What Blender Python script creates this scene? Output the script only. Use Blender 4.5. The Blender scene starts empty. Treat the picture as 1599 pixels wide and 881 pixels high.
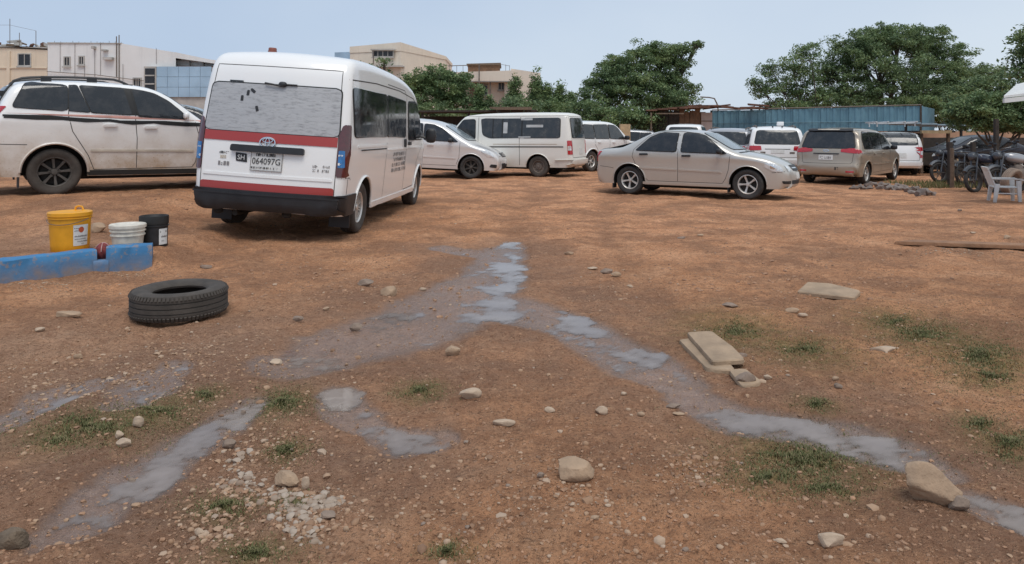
import bpy, bmesh, math, random
import numpy as np
from mathutils import Vector, Matrix, noise
from mathutils.bvhtree import BVHTree
R = math.radians
PI = math.pi
scene = bpy.context.scene
COL = scene.collection
random.seed(7)
rng = np.random.default_rng(11)

# ------------------------------------------------------------------ camera
FPX, HZ, EYE = 1110.0, 207.0, 1.36          # focal length / horizon in photo pixels, eye height in metres
cam_d = bpy.data.cameras.new('camera')
cam = bpy.data.objects.new('camera', cam_d)
COL.objects.link(cam)
cam.location = (0, 0, EYE)
cam.rotation_euler = (R(90), 0, 0)
cam_d.sensor_width = 36
cam_d.lens = 36 * FPX / 1599
cam_d.shift_y = -(440.5 - HZ) / 1599
cam_d.clip_end = 2000
cam_d.clip_start = 0.05
scene.camera = cam

# ------------------------------------------------------------------ sky and sun (thin overcast)
SUN_EL, SUN_AZ = 64, 168                    # degrees; azimuth clockwise from +Y (high behind the camera)
world = bpy.data.worlds.new('World')
scene.world = world
world.use_nodes = True
wn, wl = world.node_tree.nodes, world.node_tree.links
wn.clear()
w_out = wn.new('ShaderNodeOutputWorld')
w_bg = wn.new('ShaderNodeBackground')
w_bg.inputs['Strength'].default_value = 0.1
w_sky = wn.new('ShaderNodeTexSky')
w_sky.sky_type = 'NISHITA'
w_sky.sun_disc = False
w_sky.sun_elevation = R(SUN_EL)
w_sky.sun_rotation = R(SUN_AZ)
w_sky.air_density = 1.0
w_sky.dust_density = 1.5
w_sky.ozone_density = 1.0
w_tc = wn.new('ShaderNodeTexCoord')
w_map = wn.new('ShaderNodeMapping')
w_map.inputs['Scale'].default_value = (1.0, 1.0, 1.6)
w_map.inputs['Location'].default_value = (3.3, 0.2, 0.0)
w_no = wn.new('ShaderNodeTexNoise')
w_no.inputs['Scale'].default_value = 1.3
w_no.inputs['Detail'].default_value = 5
w_cl = wn.new('ShaderNodeValToRGB')         # the veil of thin cloud
w_cl.color_ramp.elements[0].position = 0.18
w_cl.color_ramp.elements[0].color = (3.75, 4.7, 6.2, 1)
w_cl.color_ramp.elements[1].position = 0.78
w_cl.color_ramp.elements[1].color = (6.2, 6.85, 7.5, 1)
w_mix = wn.new('ShaderNodeMixRGB')
w_mix.inputs['Fac'].default_value = 0.88
wl.new(w_tc.outputs['Generated'], w_map.inputs['Vector'])
wl.new(w_map.outputs['Vector'], w_no.inputs['Vector'])
w_sep = wn.new('ShaderNodeSeparateXYZ')
w_ma = wn.new('ShaderNodeMath'); w_ma.operation = 'MULTIPLY_ADD'; w_ma.inputs[1].default_value = .42
w_mb = wn.new('ShaderNodeMath'); w_mb.operation = 'MULTIPLY_ADD'; w_mb.inputs[1].default_value = .75; 
wl.new(w_tc.outputs['Generated'], w_sep.inputs[0])
wl.new(w_no.outputs['Fac'], w_mb.inputs[0]); w_mb.inputs[2].default_value = .10
wl.new(w_sep.outputs['X'], w_ma.inputs[0]); wl.new(w_mb.outputs[0], w_ma.inputs[2])
wl.new(w_ma.outputs[0], w_cl.inputs['Fac'])
wl.new(w_sky.outputs['Color'], w_mix.inputs['Color1'])
wl.new(w_cl.outputs['Color'], w_mix.inputs['Color2'])
wl.new(w_mix.outputs['Color'], w_bg.inputs['Color'])
wl.new(w_bg.outputs['Background'], w_out.inputs['Surface'])

sun_d = bpy.data.lights.new('sun', 'SUN')
sun_d.energy = 1.5
sun_d.angle = R(30)
sun_d.color = (1.0, 0.95, 0.88)
sun = bpy.data.objects.new('sun', sun_d)
COL.objects.link(sun)
_sd = Vector((math.sin(R(SUN_AZ)) * math.cos(R(SUN_EL)), math.cos(R(SUN_AZ)) * math.cos(R(SUN_EL)), math.sin(R(SUN_EL))))
sun.rotation_euler = _sd.to_track_quat('Z', 'Y').to_euler()
sun.location = (-6, -8, 20)

vs = scene.view_settings
vs.view_transform = 'Standard'
vs.look = 'None'
vs.exposure = 0.3
vs.gamma = 1.0
vs.use_curve_mapping = False
scene.cycles.use_denoising = True
scene.cycles.max_bounces = 6
scene.cycles.transparent_max_bounces = 6

# ------------------------------------------------------------------ small helpers
def smooth(t):
    t = np.clip(t, 0, 1)
    return t * t * (3 - 2 * t)

def G(px, py):
    """photo pixel on the level ground -> (x, y)"""
    Y = FPX * EYE / (py - HZ)
    return ((px - 800) / FPX * Y, Y)

def P(px, py, Y):
    """photo pixel at the distance Y -> point"""
    return Vector(((px - 800) / FPX * Y, Y, EYE - (py - HZ) / FPX * Y))

def tag(o, label=None, cat=None, group=None, kind=None):
    if label: o['label'] = label
    if cat: o['category'] = cat
    if group: o['group'] = group
    if kind: o['kind'] = kind
    return o

def empty(name, loc=(0, 0, 0), rz=0, label=None, cat=None, group=None):
    o = bpy.data.objects.new(name, None)
    o.empty_display_size = 0.2
    COL.objects.link(o)
    o.location = loc
    o.rotation_euler = (0, 0, rz)
    return tag(o, label, cat, group)

def link(name, me, mat=None, parent=None, loc=None, rot=None):
    o = bpy.data.objects.new(name, me)
    COL.objects.link(o)
    if mat is not None and len(me.materials) == 0:
        me.materials.append(mat)
    if parent: o.parent = parent
    if loc is not None: o.location = loc
    if rot is not None: o.rotation_euler = rot
    return o

def mesh(name, verts, faces, smooth_=False, sharp=None):
    me = bpy.data.meshes.new(name)
    me.from_pydata([tuple(v) for v in verts], [], faces)
    me.validate()
    me.update()
    if smooth_:
        me.polygons.foreach_set('use_smooth', [True] * len(me.polygons))
        if sharp: me.set_sharp_from_angle(angle=R(sharp))
    return me

class MB:
    """collects simple shapes into one mesh"""
    def __init__(s): s.v, s.f = [], []
    def add(s, vs_, fs):
        b = len(s.v)
        s.v += [Vector(v) for v in vs_]
        s.f += [tuple(i + b for i in f) for f in fs]
    def box(s, lo, hi, M=None, taper=1.0):
        x0, y0, z0 = lo; x1, y1, z1 = hi
        cx, cy = (x0 + x1) / 2, (y0 + y1) / 2
        vs_ = [Vector((x, y, z)) for z in (z0, z1) for x, y in ((x0, y0), (x1, y0), (x1, y1), (x0, y1))]
        for v in vs_[4:]:
            v.x = cx + (v.x - cx) * taper; v.y = cy + (v.y - cy) * taper
        if M: vs_ = [M @ v for v in vs_]
        s.add(vs_, [(3, 2, 1, 0), (4, 5, 6, 7), (0, 1, 5, 4), (1, 2, 6, 5), (2, 3, 7, 6), (3, 0, 4, 7)])
        return s
    def tube(s, pts, r, n=8, r1=None, cap=True):
        pts = [Vector(p) for p in pts]
        rs = r if isinstance(r, (list, tuple)) else [r + ((r1 if r1 is not None else r) - r) * i / max(1, len(pts) - 1) for i in range(len(pts))]
        vs_ = []
        up = None
        for i, p in enumerate(pts):
            d = (pts[min(i + 1, len(pts) - 1)] - pts[max(i - 1, 0)]).normalized()
            if up is None: up = Vector((0, 0, 1)) if abs(d.z) < .9 else Vector((1, 0, 0))
            a = d.cross(up).normalized(); b = a.cross(d).normalized(); up = b
            vs_ += [p + (a * math.cos(2 * PI * k / n) + b * math.sin(2 * PI * k / n)) * rs[i] for k in range(n)]
        fs = [(i * n + k, i * n + (k + 1) % n, (i + 1) * n + (k + 1) % n, (i + 1) * n + k) for i in range(len(pts) - 1) for k in range(n)]
        if cap:
            fs += [tuple(range(n)), tuple(range((len(pts) - 1) * n, len(pts) * n))[::-1]]
        s.add(vs_, fs)
        return s
    def lathe(s, prof, n=32, axis='z', closed=False, M=None):
        """prof: (radius, height)"""
        vs_ = []
        for r, h in prof:
            for k in range(n):
                a = 2 * PI * k / n
                p = (r * math.cos(a), r * math.sin(a), h) if axis == 'z' else (r * math.cos(a), h, r * math.sin(a))
                vs_.append(M @ Vector(p) if M else Vector(p))
        m = len(prof)
        rows = range(m if closed else m - 1)
        s.add(vs_, [(i * n + k, i * n + (k + 1) % n, ((i + 1) % m) * n + (k + 1) % n, ((i + 1) % m) * n + k) for i in rows for k in range(n)])
        return s
    def ball(s, c, size, p=2.5, nu=14, nv=8, M=None):
        """superellipsoid"""
        def sg(a, e): return math.copysign(abs(a) ** e, a)
        e = 2 / p
        vs_ = []
        for j in range(nv + 1):
            t = -PI / 2 + PI * j / nv
            for i in range(nu):
                u = 2 * PI * i / nu
                q = Vector((size[0] * sg(math.cos(t), e) * sg(math.cos(u), e), size[1] * sg(math.cos(t), e) * sg(math.sin(u), e), size[2] * sg(math.sin(t), e)))
                if M: q = M @ q
                vs_.append(q + Vector(c))
        s.add(vs_, [(j * nu + i, j * nu + (i + 1) % nu, (j + 1) * nu + (i + 1) % nu, (j + 1) * nu + i) for j in range(nv) for i in range(nu)])
        return s
    def mesh(s, name, sm=False, sharp=40): 
        me = mesh(name, s.v, s.f, sm, sharp)
        bm = bmesh.new(); bm.from_mesh(me)
        bmesh.ops.remove_doubles(bm, verts=bm.verts, dist=1e-5)
        bmesh.ops.recalc_face_normals(bm, faces=bm.faces)
        bm.to_mesh(me); bm.free()
        if sm:
            me.polygons.foreach_set('use_smooth', [True] * len(me.polygons)); me.set_sharp_from_angle(angle=R(sharp))
        return me
    def build(s, name, mat, parent=None, sm=False, sharp=40, loc=None, rot=None):
        return link(name, s.mesh(name, sm, sharp), mat, parent, loc, rot)

def bevel(me, w=0.01, seg=2):
    bm = bmesh.new(); bm.from_mesh(me)
    bmesh.ops.bevel(bm, geom=list(bm.edges), offset=w, segments=seg, affect='EDGES', profile=.5)
    bm.to_mesh(me); bm.free()
    me.polygons.foreach_set('use_smooth', [True] * len(me.polygons)); me.set_sharp_from_angle(angle=R(50))
    return me

# ------------------------------------------------------------------ materials
class NT:
    def __init__(s, name):
        s.m = bpy.data.materials.new(name); s.m.use_nodes = True
        s.t = s.m.node_tree
        s.b = s.t.nodes['Principled BSDF']; s.o = s.t.nodes['Material Output']
    def n(s, t, **kw):
        nd = s.t.nodes.new('ShaderNode' + t)
        for k, v in kw.items():
            if hasattr(nd, k): setattr(nd, k, v)
            else: nd.inputs[k.replace('_', ' ')].default_value = v
        return nd
    def l(s, a, b): s.t.links.new(a, b); return s
    def coord(s, kind='Object', scale=None):
        c = s.n('TexCoord').outputs[kind]
        if scale is not None:
            mp = s.n('Mapping'); mp.inputs['Scale'].default_value = scale
            s.l(c, mp.inputs['Vector']); c = mp.outputs['Vector']
        return c
    def noise(s, vec, scale, detail=4, rough=.6, out='Fac'):
        nd = s.n('TexNoise'); nd.inputs['Scale'].default_value = scale; nd.inputs['Detail'].default_value = detail; nd.inputs['Roughness'].default_value = rough
        s.l(vec, nd.inputs['Vector']); return nd.outputs[out]
    def ramp(s, fac, stops, interp='LINEAR'):
        r = s.n('ValToRGB'); cr = r.color_ramp; cr.interpolation = interp
        while len(cr.elements) < len(stops): cr.elements.new(.5)
        for e, (p, c) in zip(cr.elements, stops):
            e.position = p; e.color = (c, c, c, 1) if isinstance(c, (int, float)) else (*c, 1)
        s.l(fac, r.inputs['Fac']); return r.outputs['Color']
    def mix(s, fac, a, b, mode='MIX'):
        m = s.n('MixRGB'); m.blend_type = mode
        for sock, v in ((m.inputs['Fac'], fac), (m.inputs['Color1'], a), (m.inputs['Color2'], b)):
            if isinstance(v, bpy.types.NodeSocket): s.l(v, sock)
            elif isinstance(v, (int, float)): sock.default_value = v if sock.type == 'VALUE' else (v, v, v, 1)
            else: sock.default_value = (*v, 1)
        return m.outputs['Color']
    def math(s, op, a, b=0.0, clamp=False):
        m = s.n('Math'); m.operation = op; m.use_clamp = clamp
        for sock, v in ((m.inputs[0], a), (m.inputs[1], b)):
            if isinstance(v, bpy.types.NodeSocket): s.l(v, sock)
            else: sock.default_value = v
        return m.outputs[0]
    def bump(s, h, strength=.3, dist=.01):
        b = s.n('Bump'); b.inputs['Strength'].default_value = strength; b.inputs['Distance'].default_value = dist
        s.l(h, b.inputs['Height']); s.l(b.outputs['Normal'], s.b.inputs['Normal']); return s
    def set(s, **kw):
        for k, v in kw.items():
            sock = s.b.inputs[k.replace('_', ' ')]
            if isinstance(v, bpy.types.NodeSocket): s.l(v, sock)
            elif isinstance(v, (tuple, list)): sock.default_value = (*v, 1)
            else: sock.default_value = v
        return s

def simple(name, col, rough=.6, metal=0., var=.18, scale=6., bump=0., coat=0., spec=.5):
    t = NT(name); c = t.coord()
    n = t.noise(c, scale, 5)
    t.set(Base_Color=t.mix(t.ramp(n, [(.3, 0), (.7, 1)]), tuple(x * (1 - var) for x in col), tuple(min(1, x * (1 + var)) for x in col)), Metallic=metal, Coat_Weight=coat, Specular_IOR_Level=spec)
    t.set(Roughness=t.ramp(n, [(.25, max(0, rough - .08)), (.75, min(1, rough + .08))]))
    if bump: t.bump(t.noise(c, scale * 6, 3), bump, .01)
    return t.m

DUST = (.36, .23, .14)
def paint(name, col, metal=0., dirt=.5, dirt_h=.9, coat=.8, rough=.32, dust=DUST):
    """car paint with dust and mud thrown up from the ground on the lower body"""
    t = NT(name); c = t.coord()
    sep = t.n('SeparateXYZ'); t.l(c, sep.inputs[0])
    n1 = t.noise(c, 3.2, 6, .65); n2 = t.noise(c, 38., 4, .7)
    h = t.math('DIVIDE', sep.outputs['Z'], dirt_h)
    a = t.math('SUBTRACT', 1.0, h, True)
    a = t.math('MULTIPLY', a, t.ramp(n1, [(.25, .35), (.75, 1.15)]))
    spot = t.ramp(n2, [(.60, 0), (.70, .5)])
    spot = t.math('MULTIPLY', spot, t.math('MULTIPLY', a, 1.6, True))
    d = t.math('MULTIPLY', t.math('ADD', a, spot), dirt * 1.5, True)
    film = t.math('MULTIPLY', t.ramp(t.noise(c, 1.3, 5), [(.35, 0), (.8, .20)]), min(.5, dirt + .12))
    d = t.math('MAXIMUM', d, film)
    t.set(Base_Color=t.mix(d, col, dust), Metallic=t.math('MULTIPLY', t.math('SUBTRACT', 1.0, d, True), metal))
    t.set(Roughness=t.math('ADD', t.math('MULTIPLY', d, .5), rough, True), Coat_Weight=t.math('MULTIPLY', t.math('SUBTRACT', 1.0, t.math('MULTIPLY', d, 1.6), True), coat), Coat_Roughness=.08)
    return t.m

def glass_dark(name, col=(.013, .016, .020), rough=.06, dusty=.12):
    t = NT(name); c = t.coord()
    n = t.noise(c, 5., 6, .7)
    d = t.math('MULTIPLY', t.ramp(n, [(.45, 0), (.8, 1)]), dusty)
    t.set(Base_Color=t.mix(d, col, (.3, .27, .24)), Roughness=t.math('ADD', t.math('MULTIPLY', d, 2.0), rough, True), Specular_IOR_Level=.6, IOR=1.5)
    return t.m

M = {}
M['white'] = paint('white_paint', (.82, .81, .79), dirt=.12, dirt_h=.8)
M['white_muddy'] = paint('muddy_white_paint', (.84, .83, .81), dirt=1.0, dirt_h=1.22, dust=(.40, .28, .18))
M['white_old'] = paint('aged_white_paint', (.74, .73, .68), dirt=.6, dirt_h=.75, coat=.3, rough=.4)
M['white_suv'] = paint('plain_white_paint', (.80, .80, .79), dirt=.25, dirt_h=.7)
M['gold'] = paint('champagne_metallic_paint', (.54, .52, .48), metal=.5, dirt=.35, dirt_h=.7)
M['bronze'] = paint('bronze_metallic_paint', (.36, .31, .245), metal=.35, dirt=.35, dirt_h=.7)
M['silver'] = paint('silver_metallic_paint', (.68, .67, .66), metal=.3, dirt=.3, dirt_h=.6)
M['grey_car'] = paint('grey_metallic_paint', (.36, .37, .39), metal=.4, dirt=.3, dirt_h=.6)
M['navy'] = paint('dark_navy_paint', (.010, .013, .026), dirt=.10, dirt_h=.5, coat=.25, rough=.5)
M['red_band'] = paint('red_band_paint', (.36, .035, .03), dirt=.12, dirt_h=.6, coat=.4)
M['glass'] = glass_dark('tinted_glass')
M['glass_clear'] = glass_dark('dusty_grey_glass', (.026, .031, .035), .07, .2)
M['screen'] = glass_dark('windscreen_glass', (.20, .24, .26), .07, .3)
M['seal'] = simple('black_rubber_seal', (.012, .012, .012), .6)
M['plastic'] = simple('black_bumper_plastic', (.018, .019, .022), .5, var=.25, scale=9)
M['dark'] = simple('dark_underbody', (.02, .018, .016), .85)
M['gap'] = simple('panel_gap', (.06, .055, .05), .8)
M['tyre'] = simple('tyre_rubber', (.035, .032, .03), .85, var=.35, scale=12, bump=.3)
M['tyre_dusty'] = simple('dusty_tyre_rubber', (.062, .052, .044), .92, var=.35, scale=9, bump=.3)
M['alloy'] = simple('silver_alloy', (.62, .60, .57), .38, .55, var=.12, scale=9)
M['alloy_dark'] = simple('dark_dusty_alloy', (.085, .075, .066), .6, .2, var=.3, scale=9)
M['steel'] = simple('dusty_steel_rim', (.16, .13, .11), .7, .2, var=.3)
M['chrome'] = simple('chrome_trim', (.75, .75, .75), .15, 1., var=.05)
M['lamp_red'] = simple('red_lamp_lens', (.42, .012, .018), .12, var=.2, scale=20, coat=1)
M['lamp_dark'] = simple('dark_red_lamp_lens', (.075, .008, .012), .1, var=.3, scale=14, coat=1)
M['lamp_blue'] = simple('blue_lamp_film', (.02, .16, .42), .25, var=.25, scale=14, coat=.5)
M['lamp_clear'] = simple('clear_headlamp', (.62, .64, .65), .08, .3, var=.25, scale=16, coat=1)
M['lamp_amber'] = simple('amber_lens', (.55, .14, .02), .15, coat=1)
M['plate'] = simple('white_number_plate', (.62, .62, .60), .5, var=.12, scale=14)
M['ink'] = simple('black_lettering', (.02, .02, .022), .6)
M['ink_grey'] = simple('faded_grey_lettering', (.20, .19, .19), .7)
M['ink_white'] = simple('white_lettering', (.75, .75, .73), .6)
M['pink'] = simple('faded_pink_stripe', (.62, .33, .28), .5)
M['beige_trim'] = simple('beige_rub_strip', (.50, .44, .36), .5)
# ------------------------------------------------------------------ the lie of the land
BLOCK_Y0, BLOCK_X0 = 6.75, -4.2             # where the blue kerb runs (its line leans a little)
def kerb_y(x): return 7.02 + .55 * (x + 4.05) * np.where(x < -4.05, 1, .1)

def land(x, y):
    """smooth height of the yard: bank behind the blue kerb, gentle fall to the far right"""
    x = np.asarray(x, float); y = np.asarray(y, float)
    kerb = .12 * smooth((y - kerb_y(x) - .02) / .12) * smooth((-3.35 - x) / .45)
    bank = .28 * smooth((y - 7.7) / 3.0) * smooth((-3.75 - x) / 1.7)
    fall = -.16 * smooth((x - 3.5) / 6) * smooth((y - 12) / 8)
    ledge = .05 * smooth((y - 8.62) / .12) * smooth((x - 4.5) / .5) * (1 - smooth((y - 9.5) / 4))
    return kerb + bank + fall + ledge

# wet streaks: photo pixels and half-width in metres, whole length of each
STREAKS = {
 'muddy_runnel':   ([(95, 835, .10), (170, 780, .13), (250, 725, .13), (330, 672, .13), (395, 632, .09)], 1.0),
 'side_runnel':    ([(-30, 678, .09), (60, 634, .12), (130, 604, .10), (170, 590, .05)], 1.0),
 'kerb_pool':      ([(205, 632, .10), (228, 606, .16), (250, 586, .13), (272, 570, .08)], 1.0),
 'middle_pool':    ([(525, 612, .10), (545, 640, .11), (590, 672, .07), (640, 690, .13), (695, 684, .07)], 1.0),
 'wide_wet_mud':   ([(470, 565, .25), (560, 535, .38), (650, 505, .42), (730, 465, .40), (770, 425, .28), (790, 392, .22), (800, 378, .12)], .86),
 'far_wet_mud':    ([(690, 388, .14), (735, 396, .16), (775, 405, .12)], .9),
 'right_wet_mud':  ([(740, 462, .3), (830, 490, .28), (900, 510, .22), (960, 545, .2), (1010, 572, .22), (1060, 600, .14)], .84),
 'long_runnel':    ([(1085, 622, .14), (1150, 652, .16), (1230, 662, .15), (1320, 680, .19), (1400, 703, .16), (1460, 730, .10)], .95),
 'stone_runnel':   ([(1520, 775, .07), (1560, 795, .10), (1610, 820, .10)], .95),
}
def streak_mask(pts, x, y):
    best = np.zeros_like(x)
    q = [(*G(a, b), w) for a, b, w in pts]
    for (x0, y0, w0), (x1, y1, w1) in zip(q[:-1], q[1:]):
        dx, dy = x1 - x0, y1 - y0
        t = np.clip(((x - x0) * dx + (y - y0) * dy) / (dx * dx + dy * dy), 0, 1)
        d = np.hypot(x - x0 - t * dx, y - y0 - t * dy)
        w = w0 + (w1 - w0) * t
        best = np.maximum(best, np.clip(1.55 - d / w, 0, 1))
    return smooth(best)

GRASS = [  # pixel centre, pixel half-size, blades per patch
 (140, 672, 75, 22, 900), (250, 648, 45, 20, 420), (322, 618, 22, 10, 160), (440, 630, 34, 18, 620), (448, 704, 24, 12, 240),
 (350, 790, 40, 16, 260), (460, 790, 22, 12, 140), (655, 612, 30, 12, 200), (1150, 518, 66, 22, 500), (1255, 548, 60, 18, 380),
 (1440, 520, 70, 26, 700), (1530, 556, 75, 32, 900), (1400, 500, 40, 14, 240), (1255, 712, 95, 34, 1100), (1200, 745, 55, 16, 300), (1290, 762, 40, 12, 200),
 (1275, 630, 25, 10, 140), (1530, 655, 30, 12, 130), (1580, 690, 45, 26, 340), (400, 862, 50, 18, 180), (90, 692, 30, 10, 120), (700, 862, 30, 10, 80),
 (1545, 590, 50, 14, 300)]

NX, NY = 620, 560
ys = np.concatenate([np.linspace(-6, 1.4, 12)[:-1], 1.4 * (64 / 1.4) ** np.linspace(0, 1, NY), np.array([80, 110, 160, 260, 450, 800.])])
sx = np.linspace(-1, 1, NX)
YY = np.repeat(ys[:, None], NX, 1)
XX = sx[None, :] * (2.6 + 1.25 * np.maximum(YY, 0))
def fbm(x, y, s, seed):
    out = np.empty(x.size)
    for i, (a, b) in enumerate(zip((x * s).ravel(), (y * s).ravel())): out[i] = noise.noise((a, b, seed))
    return out.reshape(x.shape)
n_grit = fbm(XX, YY, 48., 31.) * smooth((9 - YY) / 4)
n_big, n_mid, n_small, n_tiny = fbm(XX, YY, .8, 1.), fbm(XX, YY, 3.1, 5.), fbm(XX, YY, 9., 9.), fbm(XX, YY, 26., 13.)
wet = np.zeros_like(XX); masks = {}
for k, (pts, amp) in STREAKS.items():
    jitter = .06 * n_mid + .035 * n_small
    masks[k] = streak_mask(pts, XX + jitter, YY + .5 * jitter) * amp
    wet = np.maximum(wet, masks[k])
damp_w = np.zeros_like(XX)
for k, (pts, amp) in STREAKS.items():
    j_ = .16 * n_big + .10 * n_mid
    damp_w = np.maximum(damp_w, streak_mask([(a, b_, w * 3.0 + .10) for a, b_, w in pts], XX + j_, YY + j_))
olive = np.zeros_like(XX)
for px, py, rx, ry, n in GRASS:
    x, y = G(px, py); x1, _ = G(px + rx, py); _, y1 = G(px, py - ry)
    olive = np.maximum(olive, np.exp(-.5 * ((XX - x) / (.95 * (x1 - x))) ** 2 - .5 * ((YY - y) / (.95 * (y1 - y))) ** 2))
near = smooth((70 - YY) / 20) * smooth((YY + 6) / 3)
# tyre ruts that run up the yard
rut = np.zeros_like(XX)
for x0, sl, ph in ((-.9, .10, 0), (.7, .09, 1.1), (2.2, .16, .4), (3.9, .2, 2.)):
    c = x0 + sl * YY + .25 * np.sin(YY * .35 + ph)
    rut += np.exp(-((XX - c) / .22) ** 2) - .6 * np.exp(-((np.abs(XX - c) - .36) / .14) ** 2)
rough_amp = 1 - .12 * wet
ZZ = land(XX, YY) + near * (rough_amp * (.022 * n_big + .024 * n_mid + .0150 * n_small + .0080 * n_tiny + .005 * n_grit) - .016 * rut * smooth((YY - 3) / 3) * .9 - .022 * wet)
ZZ += near * .012 * np.maximum(0, fbm(XX, YY, 5.2, 21.)) ** 1.0 * (1 - wet)

rim = (wet > .0) & (wet < .17)
ZZ = np.where(rim & (YY < 12), np.maximum(ZZ, land(XX, YY) - .0105 + .004 * n_small), ZZ)

def Zg(x, y):
    """height of the built ground under a point"""
    j = int(np.clip(np.searchsorted(ys, y) - 1, 0, len(ys) - 2))
    W_ = 2.6 + 1.25 * max(y, 0)
    u = (x / W_ + 1) / 2 * (NX - 1)
    i = int(np.clip(u, 0, NX - 2)); fx = min(max(u - i, 0), 1); fy = (y - ys[j]) / (ys[j + 1] - ys[j])
    return float((ZZ[j, i] * (1 - fx) + ZZ[j, i + 1] * fx) * (1 - fy) + (ZZ[j + 1, i] * (1 - fx) + ZZ[j + 1, i + 1] * fx) * fy)

def ground_pt(px, py):
    """photo pixel -> point on the uneven ground"""
    x, y = G(px, py)
    for _ in range(6):
        z = float(land(x, y)); y = FPX * (EYE - z) / (py - HZ); x = (px - 800) / FPX * y
    return Vector((x, y, Zg(x, y)))

NYT = len(ys)
gv = np.stack([XX.ravel(), YY.ravel(), ZZ.ravel()], 1)
idx = np.arange(NYT * NX).reshape(NYT, NX)
gf = np.stack([idx[:-1, :-1], idx[:-1, 1:], idx[1:, 1:], idx[1:, :-1]], -1).reshape(-1, 4)
def np_mesh(name, v, f):
    me = bpy.data.meshes.new(name)
    me.vertices.add(len(v)); me.vertices.foreach_set('co', np.ascontiguousarray(v, dtype=np.float32).ravel())
    k = f.shape[1]
    me.loops.add(f.size); me.loops.foreach_set('vertex_index', f.astype(np.int32).ravel())
    me.polygons.add(len(f)); me.polygons.foreach_set('loop_start', np.arange(0, f.size, k, dtype=np.int32))
    me.update(calc_edges=True); me.validate()
    return me
gme = np_mesh('ground', gv, gf)
gme.polygons.foreach_set('use_smooth', [True] * len(gme.polygons))
at = gme.attributes.new('wet', 'FLOAT', 'POINT')
at.data.foreach_set('value', wet.ravel().astype(np.float32))
grav = np.zeros_like(XX)                    # grey gravelly soil: in front of the kerb, and pale stones low in the picture
for px, py, w, h in ((150, 600, 330, 110), (60, 540, 180, 60), (420, 800, 200, 110), (40, 400, 160, 26), (330, 540, 120, 60)):
    x, y = G(px, py); x1, _ = G(px + w, py); _, y1 = G(px, py - h)
    grav = np.maximum(grav, np.exp(-((XX - x) / (x1 - x)) ** 2 - ((YY - y) / (y1 - y)) ** 2))
at = gme.attributes.new('rut', 'FLOAT', 'POINT'); at.data.foreach_set('value', np.clip(rut * smooth((YY - 3) / 3), 0, 1).ravel().astype(np.float32))
at = gme.attributes.new('damp', 'FLOAT', 'POINT'); at.data.foreach_set('value', damp_w.ravel().astype(np.float32))
at = gme.attributes.new('olive', 'FLOAT', 'POINT'); at.data.foreach_set('value', olive.ravel().astype(np.float32))
dry = smooth((YY - 4.8) / 5.0) * (1 - wet) * (.30 + .70 * np.maximum(smooth((XX + 2.6) / 3.2), smooth((YY - 14) / 4)))
at = gme.attributes.new('dry', 'FLOAT', 'POINT')
at.data.foreach_set('value', dry.ravel().astype(np.float32))
at = gme.attributes.new('gravel', 'FLOAT', 'POINT')
at.data.foreach_set('value', grav.ravel().astype(np.float32))

t = NT('red_laterite_dirt'); c = t.coord('Object')
a_wet = t.n('Attribute', attribute_name='wet').outputs['Fac']
a_gr = t.n('Attribute', attribute_name='gravel').outputs['Fac']
big = t.noise(c, .55, 4); mid = t.noise(c, 3.3, 6, .65); fine = t.noise(c, 55., 8, .78); grit = t.noise(c, 130., 3, .8)
base = t.mix(t.ramp(big, [(.35, 0), (.65, 1)]), (.305, .162, .088), (.39, .210, .115))
base = t.mix(t.ramp(mid, [(.35, 0), (.7, .55)]), base, (.25, .145, .088))
base = t.mix(t.math('MULTIPLY', t.ramp(mid, [(.48, 0), (.72, 1)]), .35), base, (.44, .29, .18))
base = t.mix(t.math('MULTIPLY', a_gr, .62), base, (.225, .165, .125))
lumpy0 = t.noise(c, 9., 6, .75)
streak = t.noise(t.coord('Object', (.7, 2.2, 1)), 1.1, 7, .72)
a_dry = t.n('Attribute', attribute_name='dry').outputs['Fac']
base = t.mix(t.math('MULTIPLY', a_dry, t.ramp(big, [(.3, .55), (.7, .85)])), base, t.mix(t.ramp(streak, [(.36, 0), (.62, 1)]), t.mix(t.ramp(mid, [(.35, 0), (.6, 1)]), (.25, .128, .070), (.38, .195, .108)), t.mix(t.ramp(mid, [(.4, 0), (.7, 1)]), (.41, .222, .127), (.55, .335, .21))))
a_dmp = t.n('Attribute', attribute_name='damp').outputs['Fac']; a_olv = t.n('Attribute', attribute_name='olive').outputs['Fac']
patch_ = t.noise(c, .95, 8, .68)
a_rut = t.n('Attribute', attribute_name='rut').outputs['Fac']
base = t.mix(t.math('MULTIPLY', a_rut, t.ramp(mid, [(.3, .1), (.7, .55)])), base, (.20, .115, .07))
base = t.mix(t.math('MULTIPLY', t.ramp(patch_, [(.45, 0), (.58, 1)]), .68), base, (.150, .088, .058))
base = t.mix(t.math('MULTIPLY', t.ramp(patch_, [(.3, 1), (.44, 0)]), .50), base, (.47, .285, .175))
base = t.mix(t.math('MULTIPLY', a_dmp, t.ramp(mid, [(.3, .30), (.7, .65)])), base, (.165, .112, .085))
base = t.mix(t.math('MULTIPLY', a_olv, t.ramp(lumpy0, [(.32, .15), (.6, .95)])), base, (.098, .098, .038))
vor = t.n('TexVoronoi'); vor.inputs['Scale'].default_value = 34.; t.l(c, vor.inputs['Vector'])
vor2 = t.n('TexVoronoi'); vor2.inputs['Scale'].default_value = 90.; t.l(c, vor2.inputs['Vector'])
sepc = t.n('SeparateColor'); t.l(vor.outputs['Color'], sepc.inputs[0])
sepd = t.n('SeparateColor'); t.l(vor2.outputs['Color'], sepd.inputs[0])
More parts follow.
